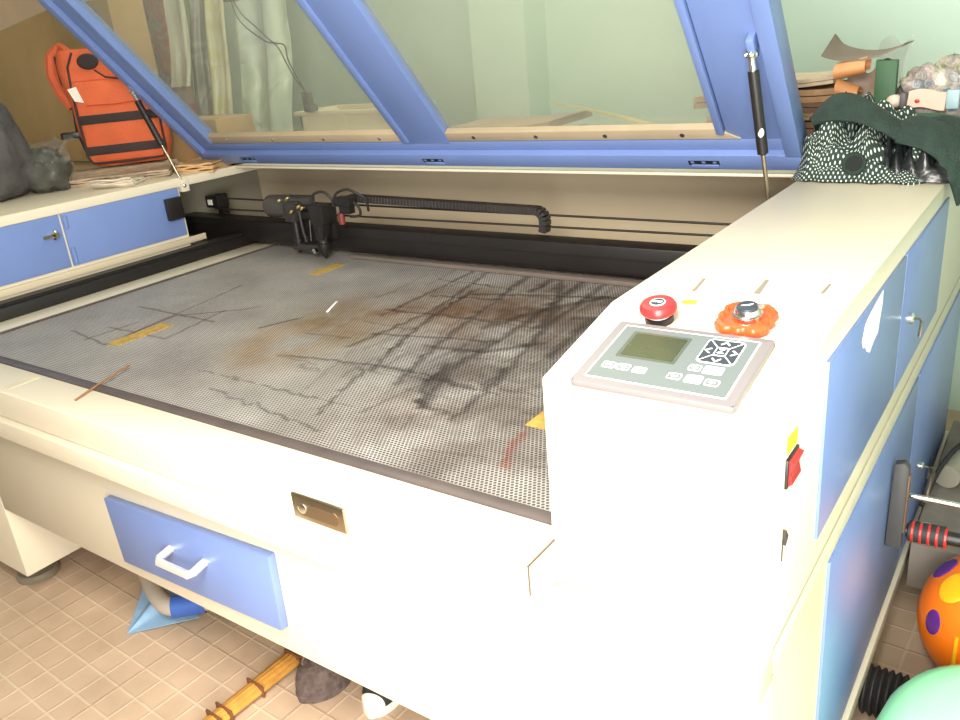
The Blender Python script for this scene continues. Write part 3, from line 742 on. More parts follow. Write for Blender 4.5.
# ------------------------------------------------------------------ things at the left, on the housing top
# backpack
BA = thing('backpack', (-2.80, 1.60, TOP+.04), 'orange backpack with dark stripes standing before cardboard on left housing', 'backpack')
bw = V((.66, .75, 0)).normalized(); bd = V((-.75, .66, 0)).normalized()
BXF = Matrix(((bw.x, bd.x, 0, -2.815), (bw.y, bd.y, 0, 1.585), (0, 0, 1, TOP+.034), (0, 0, 0, 1)))
def bag_mesh():
    mb = MB(); mb.xf = BXF
    Wd, Ht, Dp = .285, .385, .17
    ns, nz = 40, 20
    rows = []
    for j in range(nz+1):
        t = j/nz; z = Ht*t
        k = 1 if t < .6 else math.sqrt(max(0, 1-((t-.6)/.44)**2.4))
        k = max(k, .12)
        wx = Wd/2*(.86+.14*min(1, 6*t))*(.55+.45*k); dy = Dp/2*(.9+.1*min(1, 8*t))*(.35+.65*k)
        row = []
        for i in range(ns):
            a = 2*PI*i/ns; c_, s_ = math.cos(a), math.sin(a); e = .45
            x = Wd/2+wx*math.copysign(abs(c_)**e, c_); y = Dp/2+dy*math.copysign(abs(s_)**e, s_)
            w = noise.noise((x*14, y*14, z*14))*.006
            row.append(mb.bm.verts.new(BXF @ V((x+w-.05*t*t, y+w, z))))
        rows.append(row)
    for A, C in zip(rows, rows[1:]):
        for i in range(ns): mb.bm.faces.new((A[i], A[(i+1) % ns], C[(i+1) % ns], C[i]))
    mb.bm.faces.new(rows[0][::-1]); mb.bm.faces.new(rows[-1]); mb.xf = None
    return mb
bag_mesh().build('pack_body', ORANGEF, BA, 60)
def bb(name, a, b, m, bev=.003, par=BA):
    mb = MB(); mb.xf = BXF; mb.box(a, b, bev); mb.xf = None; return mb.build(name, m, par)
def bt(name, pts, r, m, par=BA, flat=1.):
    mb = MB(); mb.xf = BXF
    pp = []
    for a, c in zip(pts, pts[1:]): pp += [V(a).lerp(V(c), t/3) for t in range(3)]
    mb.tube(pp+[V(pts[-1])], r, 8, flat); mb.xf = None; return mb.build(name, m, par)
pk = bb('front_pocket', (.014, -.012, .012), (.272, .04, .285), ORANGEF, .014)
for z in (.040, .143):
    bb('dark_stripe', (.012, -.0145, z), (.274, -.010, z+.030), BLACKF, .001)
bt('piping', [(.014, -.010, .26), (.012, -.012, .15), (.012, -.012, .04), (.026, -.012, .014), (.14, -.013, .010), (.26, -.012, .014), (.274, -.011, .04), (.274, -.011, .15), (.272, -.009, .27)], .0035, BLACKF)
bt('piping', [(.014, -.008, .26), (.018, -.002, .33), (.04, .006, .375)], .0035, BLACKF)
bt('zip', [(.10, -.006, .315), (.13, -.011, .29), (.17, -.013, .282), (.22, -.011, .285)], .003, BLACKF)
bt('pocket_fold', [(.05, -.0135, .205), (.14, -.0145, .202), (.21, -.0135, .206)], .002, mat('dark_orange_fabric', (.45, .06, .015), .85))
mb = MB(); mb.xf = BXF; mb.ball((.085, -.002, .343), .03, 18, 10, (1.15, .3, .85)); mb.xf = None; mb.build('mesh_patch', BLACKF, BA)
mb = MB(); mb.xf = BXF; mb.prism([(.004, .262), (.032, .268), (.045, .215), (.018, .222)], 'y', -.020, -.016); mb.xf = None; mb.build('white_tag', WHITEC, BA)
bt('shoulder_strap', [(.02, .11, .36), (-.02, .15, .395), (-.055, .15, .37), (-.065, .14, .31), (-.05, .13, .25), (-.02, .12, .20)], .017, ORANGEF, flat=1.2)
bb('strap_lining', (-.045, .125, .25), (.01, .135, .37), BLACKF, .004)
bt('lower_strap', [(-.02, .13, .20), (-.03, .14, .12), (-.02, .15, .05)], .008, BLACKF)
bb('buckle', (-.085, .11, .095), (-.02, .135, .118), BLACK, .004)
# papers under the backpack
def packet(x, y, z, lx, ly, hz, rot, m, label, roll=False):
    mb = MB()
    mb.xf = Matrix.Translation((x, y, z)) @ Matrix.Rotation(rot, 4, 'Z')
    nl = 4
    for k in range(nl):
        a = .004*noise.noise((k*3.1, x, y))
        mb.sheet(lambda u, v: ((u-.5)*lx+a, (v-.5)*ly+a*2, hz*(k+.55)/nl+.004*noise.noise((u*3+k, v*3, x*7))+(.012*(1-min(1, v*5))**2 if roll else 0)), 10, 8, hz/nl*.8)
    mb.xf = None
    return tag(mb.build('folded_paper', m), label, 'papers')
NEWS = mat('newsprint', (.42, .31, .21), .85, vary=.3, scale=34)
NEWS2 = mat('tan_wrapper', (.60, .36, .16), .75, vary=.22, scale=22)
NEWS3 = mat('pale_wrapper', (.64, .55, .44), .75, vary=.25, scale=26)
packet(-2.67, 1.61, TOP, .36, .30, .029, .85, NEWS, 'bundle of folded newsprint directly under the orange backpack')
packet(-2.465, 1.815, TOP, .13, .20, .03, .5, NEWS2, 'tan folded wrapper on housing top by the left gas strut')
packet(-2.47, 1.48, TOP, .13, .10, .02, .6, NEWS3, 'pale crumpled wrapper at housing edge beside the clear bag', True)
# cardboard carton behind
BX = thing('cardboard_carton', (-3.35, 2.0, TOP), 'big brown cardboard carton behind the orange backpack, one flap hanging open', 'carton')
TBL = None
mb = MB(); mb.box((-3.35, 1.895, .945), (-2.95, 2.04, 1.53), .002); mb.build('carton_body', CARD, BX)
mb = MB(); mb.prism([(-3.98, .945), (-3.35, .945), (-3.352, 1.525), (-3.98, 1.455)], 'y', 1.895, 1.902); mb.build('side_panel', CARD, BX)
mb = MB(); mb.sheet(lambda u, v: (-3.98+.63*u, 1.895-.05*v, 1.457+.07*u+.10*v), 6, 4, .005); mb.build('open_flap', CARDL, BX)
LC = thing('low_carton', (-2.66, 2.0, TOP), 'low brown carton right of the tall carton, behind the orange backpack', 'carton')
MB().box((-2.93, 1.93, TOP), (-2.52, 2.10, 1.09), .003).build('carton_body', CARD, LC)
MB().box((-2.932, 2.0, 1.0895), (-2.518, 2.03, 1.091)).build('sealing_tape', CARDL, LC)
tb = thing('side_table', (-3.5, 1.7, 0), 'plywood table beside left housing, carrying the brown carton', 'table')
MB().box((-4.3, 1.0, .905), (-3.01, 2.43, .94), .003).build('table_top', WOOD, tb)
for x, y in ((-4.25, 1.06), (-3.07, 1.06), (-4.25, 2.37), (-3.07, 2.37)):
    MB().box((x-.025, y-.025, 0), (x+.025, y+.025, .905), .003).build('leg', WOOD, tb)
# grey bag and clear plastic bag
def lump(c, r, sq, amp, fr, seed, seg=40, ring=24, flat=True):
    def dsp(d):
        n1 = noise.noise(V(d)*fr+V((seed, 0, 0))); n2 = abs(noise.noise(V(d)*fr*2.3+V((0, seed, 0))))
        return 1+amp*(n1-1.1*n2)
    mb = MB().ball(c, r, seg, ring, sq, dsp)
    if flat:
        zlo = c[2]-r*sq[2]*.72
        for v in mb.bm.verts:
            if v.co.z < zlo: v.co.z = zlo+(v.co.z-zlo)*.02
    return mb
mb = lump((-2.775, 1.235, TOP+.118), .175, (1.0, .75, 1.05), .20, 1.3, 3)
GB = tag(mb.build('grey_bag', GREYF, None, 75), 'dark grey cloth bag slumped at the far left on housing top', 'bag')
GB.location.z = TOP
mb = lump((-2.69, 1.375, TOP+.055), .080, (1.05, .9, 1.0), .25, 1.6, 8)
PB = thing('plastic_bag', (-2.69, 1.375, TOP), 'small clear plastic bag with dark contents beside the orange backpack', 'bag')
mb.build('contents', mat('dark_contents', (.05, .048, .038), .4, vary=.5, scale=40), PB, 75)
CLEAR = plastic_mat('clear_film', [(.26, .25, .22), (.45, .43, .38)], .14, 30, .07)
mb = lump((-2.69, 1.375, TOP+.062), .090, (1.05, .92, 1.0), .25, 1.7, 8)
mb.sheet(lambda u, v: (-2.76+.13*u+.02*math.sin(9*v), 1.40+.05*v+.012*math.sin(14*u), TOP+.09+.065*v+.012*math.sin(11*u+5*v)), 12, 8, .001)
mb.build('clear_film', CLEAR, PB, 75)

# ------------------------------------------------------------------ seen through the lid windows
def standsheet(name, x0, x1, y0, y1, z0, z1, m, label, cat, bow=.03, lean=.1, wav=5, seed=0):
    f = lambda u, v: (x0+(x1-x0)*u+.03*noise.noise((v*2, seed, 0)), y0+(y1-y0)*u+lean*v+bow*math.sin(wav*u+seed)+.012*noise.noise((u*6, v*3, seed)), z0+(z1-z0)*v)
    return tag(MB().sheet(f, 26, 14, .003).build(name, m, None, 70), label, cat)
DK_ = TOP+.001
REDP = plastic_mat('red_printed_film', [(.36, .34, .30), (.56, .44, .36), (.60, .15, .13), (.46, .40, .36), (.30, .29, .28)], .95, 5)
GRYP = plastic_mat('grey_printed_film', [(.36, .36, .34), (.20, .20, .19), (.52, .50, .46)], .95, 6)
YELP = plastic_mat('yellow_film', [(.60, .58, .28), (.66, .66, .48), (.52, .50, .20)], .95, 7)
WHTP = plastic_mat('white_film', [(.62, .63, .54), (.76, .77, .68)], .9, 5)
GRNP = plastic_mat('green_film', [(.50, .60, .48), (.66, .74, .62), (.42, .50, .40)], .92, 6)
standsheet('printed_film', -3.34, -3.01, 2.17, 2.19, DK_, 1.72, REDP, 'red patterned plastic film standing behind the tall carton, seen through lid', 'plastic film', .02, .10, 5, 1)
standsheet('printed_film', -2.99, -2.90, 2.18, 2.19, DK_, 1.72, GRYP, 'dark grey printed film between the red and yellow films', 'plastic film', .015, .10, 6, 2)
standsheet('plastic_film', -2.875, -2.76, 2.18, 2.19, DK_, 1.70, YELP, 'yellow plastic film strip seen through the left lid window', 'plastic film', .02, .12, 9, 3)
standsheet('plastic_film', -2.73, -2.50, 2.22, 2.24, DK_, 1.68, GRNP, 'pale green plastic film standing right of the yellow film', 'plastic film', .02, .12, 10, 4)
standsheet('plastic_film', -2.98, -2.88, 2.12, 2.13, 1.20, 1.72, WHTP, 'white film strip hanging above the yellow film', 'plastic film', .015, .08, 7, 5)
# shelf for those things: low back table
bt_ = thing('back_table', (-2.4, 2.6, 0), 'long plywood table against the wall behind the machine', 'table')
MB().box((-3.9, 2.445, .905), (.55, 2.68, .94), .003).build('table_top', WOOD, bt_)
for x in (-3.85, -2.3, -.8, .50):
    for y in (2.47, 2.655): MB().box((x-.02, y-.02, 0), (x+.02, y+.02, .905)).build('leg', WOOD, bt_)
# white container
WC = thing('storage_bin', (-2.13, 2.26, TOP), 'open cream plastic bin behind the left lid window', 'bin')
BINP = mat('cream_bin', (.80, .70, .52), .5, vary=.03)
mb = MB()
mb.prism([(-2.32, .943), (-1.90, .943), (-1.88, 1.075), (-2.34, 1.075)], 'y', 2.16, 2.165)
mb.prism([(-2.32, .943), (-1.90, .943), (-1.88, 1.075), (-2.34, 1.075)], 'y', 2.355, 2.36)
mb.box((-2.335, 2.16, .943), (-2.325, 2.36, 1.075)); mb.box((-1.895, 2.16, .943), (-1.885, 2.36, 1.075)); mb.box((-2.32, 2.16, .942), (-1.9, 2.36, .948))
mb.build('bin_body', BINP, WC)
MB().box((-2.352, 2.148, 1.070), (-1.868, 2.162, 1.085), .002).box((-2.352, 2.358, 1.070), (-1.868, 2.372, 1.085), .002).box((-2.352, 2.16, 1.070), (-2.336, 2.36, 1.085)).box((-1.884, 2.16, 1.070), (-1.868, 2.36, 1.085)).build('rim', BINP, WC)
MB().box((-2.115, 2.155, .945), (-2.105, 2.162, 1.07)).build('rib', BINP, WC)
# power cord
CB = thing('power_cord', (-2.5, 2.13, 1.2), 'dark power cord with plug hanging above the cream bin behind the lid', 'cord')
CORD = mat('dark_cord', (.07, .065, .055), .6)
MB().tube(spl_pts([(-2.58, 2.13, 1.72), (-2.56, 2.13, 1.52), (-2.52, 2.13, 1.436), (-2.455, 2.13, 1.384), (-2.38, 2.13, 1.327), (-2.323, 2.13, 1.312), (-2.315, 2.13, 1.263), (-2.284, 2.13, 1.204), (-2.25, 2.13, 1.15)]), .0028, 6).tube(spl_pts([(-2.60, 2.135, 1.72), (-2.57, 2.135, 1.52), (-2.54, 2.135, 1.412), (-2.43, 2.135, 1.336), (-2.369, 2.135, 1.315), (-2.33, 2.135, 1.25), (-2.30, 2.135, 1.20), (-2.255, 2.135, 1.15)]), .0028, 6).build('cable', CORD, CB)
MB().box((-2.268, 2.12, 1.085), (-2.232, 2.145, 1.155), .006).box((-2.262, 2.115, 1.087), (-2.222, 2.15, 1.11), .004).build('plug', CORD, CB)
MB().box((-2.60, 2.125, 1.475), (-2.525, 2.15, 1.55), .006).build('socket', CORD, CB)
# sheets and board behind the right window
OL = mat('olive_board', (.52, .44, .20), .75, vary=.08, scale=6)
tag(MB().sheet(lambda u, v: (-1.25+.44*u, 2.10+.20*v-.06*u, TOP+.150-.105*u-.040*v+.012*math.sin(3*u)+.002), 12, 6, .006).build('card_sheet', OL, None), 'olive card sheet sloping down behind the right lid window', 'card sheet')
BRP = mat('brown_sheets', (.36, .25, .16), .85, vary=.14, scale=18)
for k in range(3):
    tag(MB().sheet(lambda u, v, k=k: (-1.66+.40*u+.012*k, 2.05+.26*v+.01*k, TOP+.006+.034*k+.026*u*(.6+.2*k)+.006*math.sin(4*u+k)+.004*v), 12, 6, .020).build('brown_sheet', BRP, None), ['lowest of the brown sheets stacked behind the lid', 'middle of the brown sheets stacked behind the lid', 'topmost of the brown sheets stacked behind the lid'][k], 'sheet', 'brown sheets behind the lid')
tag(MB().box((-1.33, 2.06, TOP), (-1.20, 2.12, TOP+.055), .004).build('grey_block', mat('dark_grey_block', (.10, .10, .085), .7)), 'dark grey block under the sloping olive card', 'block')

# ------------------------------------------------------------------ pile at the right
# stacked brown papers, every one its own
pal = [(.30, .17, .09), (.44, .26, .13), (.24, .135, .08), (.50, .31, .18), (.21, .12, .075), (.40, .23, .12), (.55, .43, .30)]
lab = ['lowest brown paper packet in the pile behind the polka-dot garment', 'dark brown packet second from the bottom of the paper pile', 'third packet from the bottom of the paper pile', 'fourth packet from the bottom of the paper pile, pale brown', 'dark packet third from the top of the paper pile', 'tan packet second from the top of the paper pile', 'pale packet at the top of the flat paper pile']
zz = TOP
for k in range(7):
    hh = .019+.006*((k*7) % 3)
    lx, rx = -.80+.035*math.sin(k*2.1), -.475+.02*math.sin(k*1.7+1)
    m = mat('packet_%d' % k, pal[k], .85, vary=.2, scale=40)
    mb = MB()
    for q in range(2):
        mb.sheet(lambda u, v: (lx+(rx-lx)*u, 2.13+.24*v+.01*math.sin(k), zz+hh*(q+.5)/2+.010*u*k/6+.003*math.sin(7*u+k)), 10, 5, hh/2*.85)
    tag(mb.build('paper_packet', m), lab[k], 'papers', 'brown paper packets piled behind the garment'); zz += hh+.001
ztop = zz
# orange rolled bag end, curled grey sheet
ORB = mat('orange_kraft', (.62, .27, .11), .6, vary=.12, scale=14)
mb = MB(); mb.sheet(lambda u, v: (-.482+.062*v, 2.10+.035*math.cos(5.2*u-.8)+.02*v, TOP+.192+.018*math.sin(5.2*u-.8)+.01*v), 22, 6, .003); tag(mb.build('kraft_roll', ORB, None), 'orange kraft paper roll curling over right end of paper pile', 'paper roll')
mb = MB(); mb.sheet(lambda u, v: (-.475+.045*v, 2.09+.03*math.cos(4.8*u+.2)+.015*v, TOP+.158+.018*math.sin(4.8*u+.2)-.02*v), 20, 6, .003); tag(mb.build('kraft_roll', ORB, None), 'lower orange kraft paper roll, directly below the other roll', 'paper roll')
GRS = mat('grey_brown_sheet', (.19, .145, .11), .8, vary=.12, scale=12)
mb = MB(); mb.sheet(lambda u, v: (-.515+.17*u, 2.09+.12*v, TOP+.208+.022*(2*u-1)**2+.014*u+.026*v*(1-u)+.02*max(0, .12-u)*6*v), 18, 8, .003); tag(mb.build('curled_sheet', GRS, None), 'grey brown curled sheet at the very top of the paper pile', 'sheet')
mb = MB(); mb.sheet(lambda u, v: (-.47+.09*u, 2.13+.03*v, TOP+.10+.075*v+.03*u*v+.010*math.sin(9*u)), 12, 8, .002); tag(mb.build('wrapping_sheet', mat('brown_wrap', (.26, .18, .13), .6, vary=.25, scale=25), None), 'crumpled brown wrapping sheet beside the green card', 'sheet')
tag(MB().prism([(-.395, TOP), (-.352, TOP), (-.354, TOP+.210), (-.398, TOP+.212)], 'y', 2.09, 2.11, .002).build('green_card', BGREEN2), 'dark green upright card between paper pile and printed plastic bag', 'card')
# clear film sticking up and printed plastic bag
mb = MB(); mb.sheet(lambda u, v: (-.43+.075*u+.02*v, 2.19+.04*math.sin(5*u), TOP+.12+.125*v+.012*math.sin(8*u)), 14, 8, .001); tag(mb.build('clear_wrapper', CLEAR, None, 70), 'clear wrapper sticking up behind the dark green card', 'wrapper')
PRB = plastic_mat('printed_bag_film', [(.30, .28, .26), (.10, .16, .20), (.36, .33, .30), (.28, .20, .19), (.38, .35, .31), (.29, .27, .14), (.24, .21, .20)], 1., 24, .3)
PB2 = thing('printed_bag', (-.22, 2.10, TOP), 'crumpled printed plastic bag on top right beside the dark green card', 'bag')
mb = lump((-.268, 2.16, TOP+.105), .125, (.92, .55, .80), .30, 1.9, 15, 56, 34)
mb.build('bag_body', PRB, PB2, 75)
mb = MB(); mb.sheet(lambda u, v: (-.326+.075*u, 2.072+.006*math.sin(4*u)+.02*v, TOP+.107+.036*v+.004*math.sin(5*u)), 12, 5, .002); mb.build('pink_label', mat('pale_pink_label', (.58, .42, .34), .6), PB2)
MB().ball((-.306, 2.074, TOP+.124), .005, 12, 8, (1, .25, .8)).build('red_mark', RED, PB2)
MB().box((-.340, 2.066, TOP+.110), (-.327, 2.10, TOP+.142), .004).build('dark_band', mat('dark_band', (.09, .08, .09), .6), PB2)
MB().ball((-.352, 2.085, TOP+.124), .018, 16, 10, (1, .8, .8)).build('knot', mat('bag_knot', (.62, .52, .42), .5, vary=.2, scale=40), PB2)
MB().box((-.250, 2.072, TOP+.105), (-.225, 2.082, TOP+.145), .003).build('blue_patch', mat('pale_blue_patch', (.30, .42, .46), .5, vary=.1), PB2)
# polka-dot garment: crumpled heap with folds
def heap(u, v):
    # u 0..1 left-right, v 0..1 front to back
    x = -.488+.262*u; 
    edge = min(1, 7*u+.12)*min(1, 9*(1-u)+.15)
    front = 1-(1-min(1, v/.34))**2
    back = 1 if v < .75 else math.cos((v-.75)/.25*PI/2)
    prof = .104-.03*(u-.3)**2-.20*max(0, u-.52)
    fold = .027*math.sin(26*u+5*math.sin(4*v+2*u)+9*v)*front+.019*math.sin(34*v+10*noise.noise((u*4, v*4, 2)))+.030*noise.noise((u*7, v*7, 1))
    z = TOP+.004+max(0, (prof+fold)*edge*front*back)
    y = 1.80+.26*v-.02*math.sin(8*u)*front-.03*edge*(1-v)+.012*noise.noise((u*9, v*9, 4))*edge
    return (x+.016*noise.noise((u*8, v*8, 9))*front, y, z)
PG = thing('garment', (-.36, 1.93, TOP), 'dark green polka-dot garment crumpled at back of control housing top', 'garment')
MB().sheet(heap, 100, 90, .004, uv=.34, uw=.5).build('dotted_fabric', DOTS, PG, 80)
# ring-shaped opening with a rolled hem
rc = V((-.365, 1.786, TOP+.036)); rn = V((.12, -.93, .35)).normalized(); ru = rn.orthogonal().normalized(); rv = rn.cross(ru)
mb = MB(); ring = [rc+(ru*math.cos(2*PI*i/24)+rv*math.sin(2*PI*i/24))*.018 for i in range(25)]
mb.tube(ring, .0055, 8); mb.build('rolled_hem', DGREEN, PG)
mb = MB(); mb.lathe(rc+rn*.001, rc+rn, [(0, .0165), (.004, .016)], 20); mb.build('hem_opening', mat('black_inside', (.006, .008, .008), .9), PG)
# shiny black lining at the right
def lining(u, v):
    e = min(1, 6*u+.1)*min(1, 6*(1-u)+.1)*(1-(1-min(1, v/.3))**2)*(1 if v < .7 else math.cos((v-.7)/.3*PI/2))
    return (-.335+.147*u, 1.785+.14*v, TOP+.003+max(0, (.052+.016*math.sin(34*u+14*v+6*noise.noise((u*3, v*3, 2)))+.024*noise.noise((u*9, v*9, 7)))*e))
tag(MB().sheet(lining, 40, 34, .003).build('black_lining', SHINYB, None, 80), 'shiny black rumpled lining cloth right of the polka-dot garment', 'cloth')
# dark green band lying over the garment, cap at its right
def strip(top, bot, bulge, seed, ends=0):
    def at(l, u):
        q = u*(len(l)-1); i = min(int(q), len(l)-2); t = q-i
        p0, p1, p2, p3 = V(l[max(i-1, 0)]), V(l[i]), V(l[i+1]), V(l[min(i+2, len(l)-1)])
        return .5*((2*p1)+(-p0+p2)*t+(2*p0-5*p1+4*p2-p3)*t*t+(-p0+3*p1-3*p2+p3)*t**3)
    def f(u, v):
        if v < .3:                                   # the far side hangs down behind the crest
            p = at(top, u); w = (.3-v)/.3
            return p+V((0, .055*w, -.055*w*w))
        v = (v-.3)/.7; p = at(top, u).lerp(at(bot, u), v)
        return p+V((.1, -.7, .7))*bulge*math.sin(PI*v)+V((0, -1, .3))*.006*noise.noise((u*7, v*4, seed))
    return f
band = strip([(-.470, 1.86, 1.052), (-.436, 1.86, 1.094), (-.402, 1.86, 1.102), (-.363, 1.86, 1.086), (-.32, 1.86, 1.058), (-.28, 1.86, 1.03)],
             [(-.455, 1.81, 1.050), (-.419, 1.805, 1.058), (-.389, 1.80, 1.057), (-.355, 1.80, 1.051), (-.321, 1.80, 1.035), (-.285, 1.80, 1.012)], .012, 3)
tag(MB().sheet(band, 44, 20, .006).build('cloth_band', DGREEN, None, 80), 'dark green cloth band draped across the polka-dot garment', 'cloth')
capf = strip([(-.313, 1.86, 1.034), (-.278, 1.86, 1.053), (-.242, 1.86, 1.047), (-.205, 1.86, 1.027), (-.170, 1.86, 1.0), (-.150, 1.86, .94)],
             [(-.297, 1.80, 1.016), (-.261, 1.795, 1.008), (-.230, 1.79, .993), (-.206, 1.785, .970), (-.191, 1.78, .938), (-.178, 1.785, .90)], .014, 6)
CP = thing('cap', (-.19, 1.86, TOP), 'dark green cloth cap drooping over the rear right corner of the housing', 'cap')
MB().sheet(capf, 44, 20, .006).build('brim', DGREEN, CP, 80)
def crown(u, v):
    a = PI*u
    return (-.235-.09*math.cos(a)*(1-.3*v), 1.865+.10*v, TOP+.03+.075*math.sin(a)**.6*math.sin(.4+v*1.2)+.004*noise.noise((u*6, v*6, 1)))
MB().sheet(crown, 30, 14, .004).build('crown', DGREEN, CP, 80)
tag(MB().ball((-.285, 2.02, TOP+.055), .10, 26, 14, (1.15, .5, .50)).build('green_bundle', MGREEN, None, 60), 'mid green cloth bundle behind the dark green cap', 'cloth')
tag(MB().sheet(lambda u, v: (-.235+.075*u, 1.935+.05*v, TOP+.082-.015*u+.014*v), 8, 5, .004).build('green_rag', BGREEN, None, 60), 'bright green rag lying on the cap at the right edge', 'rag')

# ------------------------------------------------------------------ floor things under the machine
# pale blue folded umbrella-like cloth
tag(MB().sheet(lambda u, v: (-1.733*(1-u)+u*(-1.61-.26*v), .771*(1-u)+u*(.895+.05*v), .004+.010*u+.035*u*math.exp(-((v-.5)/.12)**2)+.035*u*v), 20, 24, .003).build('blue_plastic_cloth', SKYB, None, 60), 'pale blue plastic cloth folded to a point under the drawer', 'cloth')
PP = thing('pvc_pipe', (-1.68, .89, 0), 'grey plastic pipe elbow with blue wrap lying under the drawer', 'pipe')
MB().tube(spl_pts([(-1.86, .925, .085), (-1.78, .885, .080), (-1.70, .852, .075), (-1.645, .842, .072), (-1.615, .855, .072)], 5), .022, 16).build('pipe', PVC, PP)
MB().tube(spl_pts([(-1.628, .846, .072), (-1.600, .872, .072), (-1.572, .898, .072)], 4), .0275, 16).build('wrap', BLUEW, PP)
MB().tube([(-1.572, .898, .072), (-1.515, .950, .072)], .022, 16).build('pipe_end', PVC, PP)
tag(MB().box((-1.60, .925, 0), (-1.525, 1.10, .035), .01).build('grey_green_block', mat('grey_green_block', (.22, .20, .14), .7)), 'grey green block on floor under the drawer right side', 'block')
tag(MB().lathe((-1.83, .955, .0), (-1.83, .955, .03), [(0, .028), (.02, .028), (.03, .02), (.03, 0)], 16).build('rubber_stopper', DARK), 'small dark rubber stopper beside pale blue cloth', 'stopper')
# bamboo broom handle bundle
BM = thing('bamboo_bundle', (-1.29, .82, 0), 'bundle of orange bamboo strips bound with cord on the floor', 'bamboo bundle')
p0, p1 = V((-1.296, .655, .016)), V((-1.280, 1.06, .018)); ax = (p1-p0).normalized(); sd = V((ax.y, -ax.x, 0))
for k, (o1, o2, z) in enumerate(((-.018, -.021, 0), (-.009, -.011, .005), (0, 0, .007), (.009, .010, .005), (.018, .020, 0))):
    MB().tube([p0+sd*o1*.75+V((0, 0, z)), p0.lerp(p1, .5)+sd*o1+V((0, 0, z)), p1+sd*o2+V((0, 0, z))], .0075, 8).build('bamboo_strip', BAMBOO, BM)
for t in (.10, .16, .36, .62, .80):
    c = p0.lerp(p1, t)
    mb = MB(); mb.xf = Matrix(((sd.x, ax.x, 0, c.x), (sd.y, ax.y, 0, c.y), (0, 0, 1, c.z), (0, 0, 0, 1))); mb.box((-.0275, -.003, -.0135), (.0275, .003, .0165), .003); mb.xf = None
    mb.build('binding', BINDING, BM)
# shoes
def shoe(name, toe, heel, w, hgt, m, label, toe_m=None, sole_m=None):
    """last-shaped body from toe to heel with a separate sole, opening at the heel half"""
    toe, heel = V(toe), V(heel); ax_ = (heel-toe); Ln = ax_.length; ax_.normalize(); sx = V((ax_.y, -ax_.x, 0))
    xf = Matrix(((sx.x, ax_.x, 0, toe.x), (sx.y, ax_.y, 0, toe.y), (0, 0, 1, 0), (0, 0, 0, 1)))
    T = thing(name, (toe.x, toe.y, 0), label, 'shoe')
    def wid(t): return w/2*(math.sin(min(1, t/.28)*PI/2)**.6)*(1-.22*math.sin(PI*min(1, max(0, (t-.35)/.5))))*(1 if t < .88 else math.sqrt(max(.05, 1-((t-.88)/.125)**2)))
    def hg(t): return hgt*(.45+.55*min(1, t/.5))*(math.sin(min(1, (t+.03)/.2)*PI/2))
    def body(t0, t1, z0, grow, mm, nm, hf):
        mb = MB(); mb.xf = xf; ns, na = 22, 18; rows = []
        for i in range(ns+1):
            t = t0+(t1-t0)*i/ns
            rows.append([mb.bm.verts.new(xf @ V(((wid(t)+grow)*math.cos(PI*k/na)*(.93+.07*math.sin(PI*k/na)), t*Ln, z0+hf(t)*math.sin(PI*k/na)**.7))) for k in range(na+1)])
        for A, C in zip(rows, rows[1:]):
            for k in range(na): mb.bm.faces.new((A[k], A[k+1], C[k+1], C[k]))
            mb.bm.faces.new((A[0], C[0], C[-1], A[-1]))
        mb.bm.faces.new(rows[0]); mb.bm.faces.new(rows[-1][::-1]); mb.xf = None
        return mb.build(nm, mm, T, 60)
    body(.004, 1, .018, 0, m, 'upper', hg)
    body(0, 1, .001, .004, sole_m or m, 'sole', lambda t: .022)
    if toe_m: body(.0, .085, .019, .003, toe_m, 'toe_cap', lambda t: hg(t)*1.06)
    mb = MB(); mb.xf = xf; mb.ball((0, Ln*.70, hgt*.98), w*.30, 18, 10, (.85, 1.9, .22)); mb.xf = None
    mb.build('opening', mat('shoe_inside', (.015, .013, .012), .9), T)
    return T, xf, Ln
T, xf, Ln = shoe('worn_shoe', (-1.185, .830, 0), (-1.188, 1.085, 0), .112, .080, SHOE, 'worn dark brown shoe beside the bamboo bundle')
mb = MB(); mb.xf = xf
mb.tube([(-.018+.013*math.cos(a*PI/6), Ln*.22+.016*math.sin(a*PI/6), .066+.004*math.sin(a*PI/6)) for a in range(13)], .0025, 6); mb.xf = None
mb.build('embossed_ring', mat('shoe_ring', (.26, .21, .19), .7), T)
shoe('canvas_shoe', (-1.024, .872, 0), (-1.088, 1.11, 0), .085, .065, SHOEB, 'black canvas shoe with white rubber toe under machine front', SHOEW, SHOEW)

# ------------------------------------------------------------------ right floor things
TB = thing('toy_ball', (.004, 1.57, 0), 'orange plastic toy ball with purple and yellow spots on the floor', 'toy')
bc, brr = V((.004, 1.57, .142)), .142
MB().ball(bc, brr, 40, 26).build('ball_shell', TOYO, TB)
def spot(d, r, m, squash=1.25, name='spot'):
    d = V(d).normalized(); q = d.to_track_quat('Z', 'Y').to_matrix()
    MB().ball(bc+d*brr*.985, r, 22, 12, (1, squash, .16), None, q).build(name, m, TB)
spot((-.75, -.627, .209), .020, TOYP); spot((-.72, .02, .66), .026, TOYP, 1.1); spot((-.56, -.42, .69), .030, TOYY, 1.1)
spot((.3, -.93, .2), .022, TOYP); spot((.35, -.35, .87), .03, TOYY)
mb = MB(); mb.tube([bc+V((-.48+.0*t, -math.cos(t), -math.sin(t))).normalized()*brr*1.0 for t in [k*.1-.3 for k in range(12)]], .004, 8); mb.build('seam', TOYY, TB)
GT = thing('green_toy', (.05, 1.2, 0), 'light green plastic toy dome in front of the orange ball', 'toy')
MB().lathe((.045, 1.18, .0), (.045, 1.18, .35), [(0, .205), (.02, .21), (.14, .195), (.20, .178), (.225, .163), (.24, .142), (.247, .11), (.247, 0)], 44).build('dome_shell', TOYG, GT)
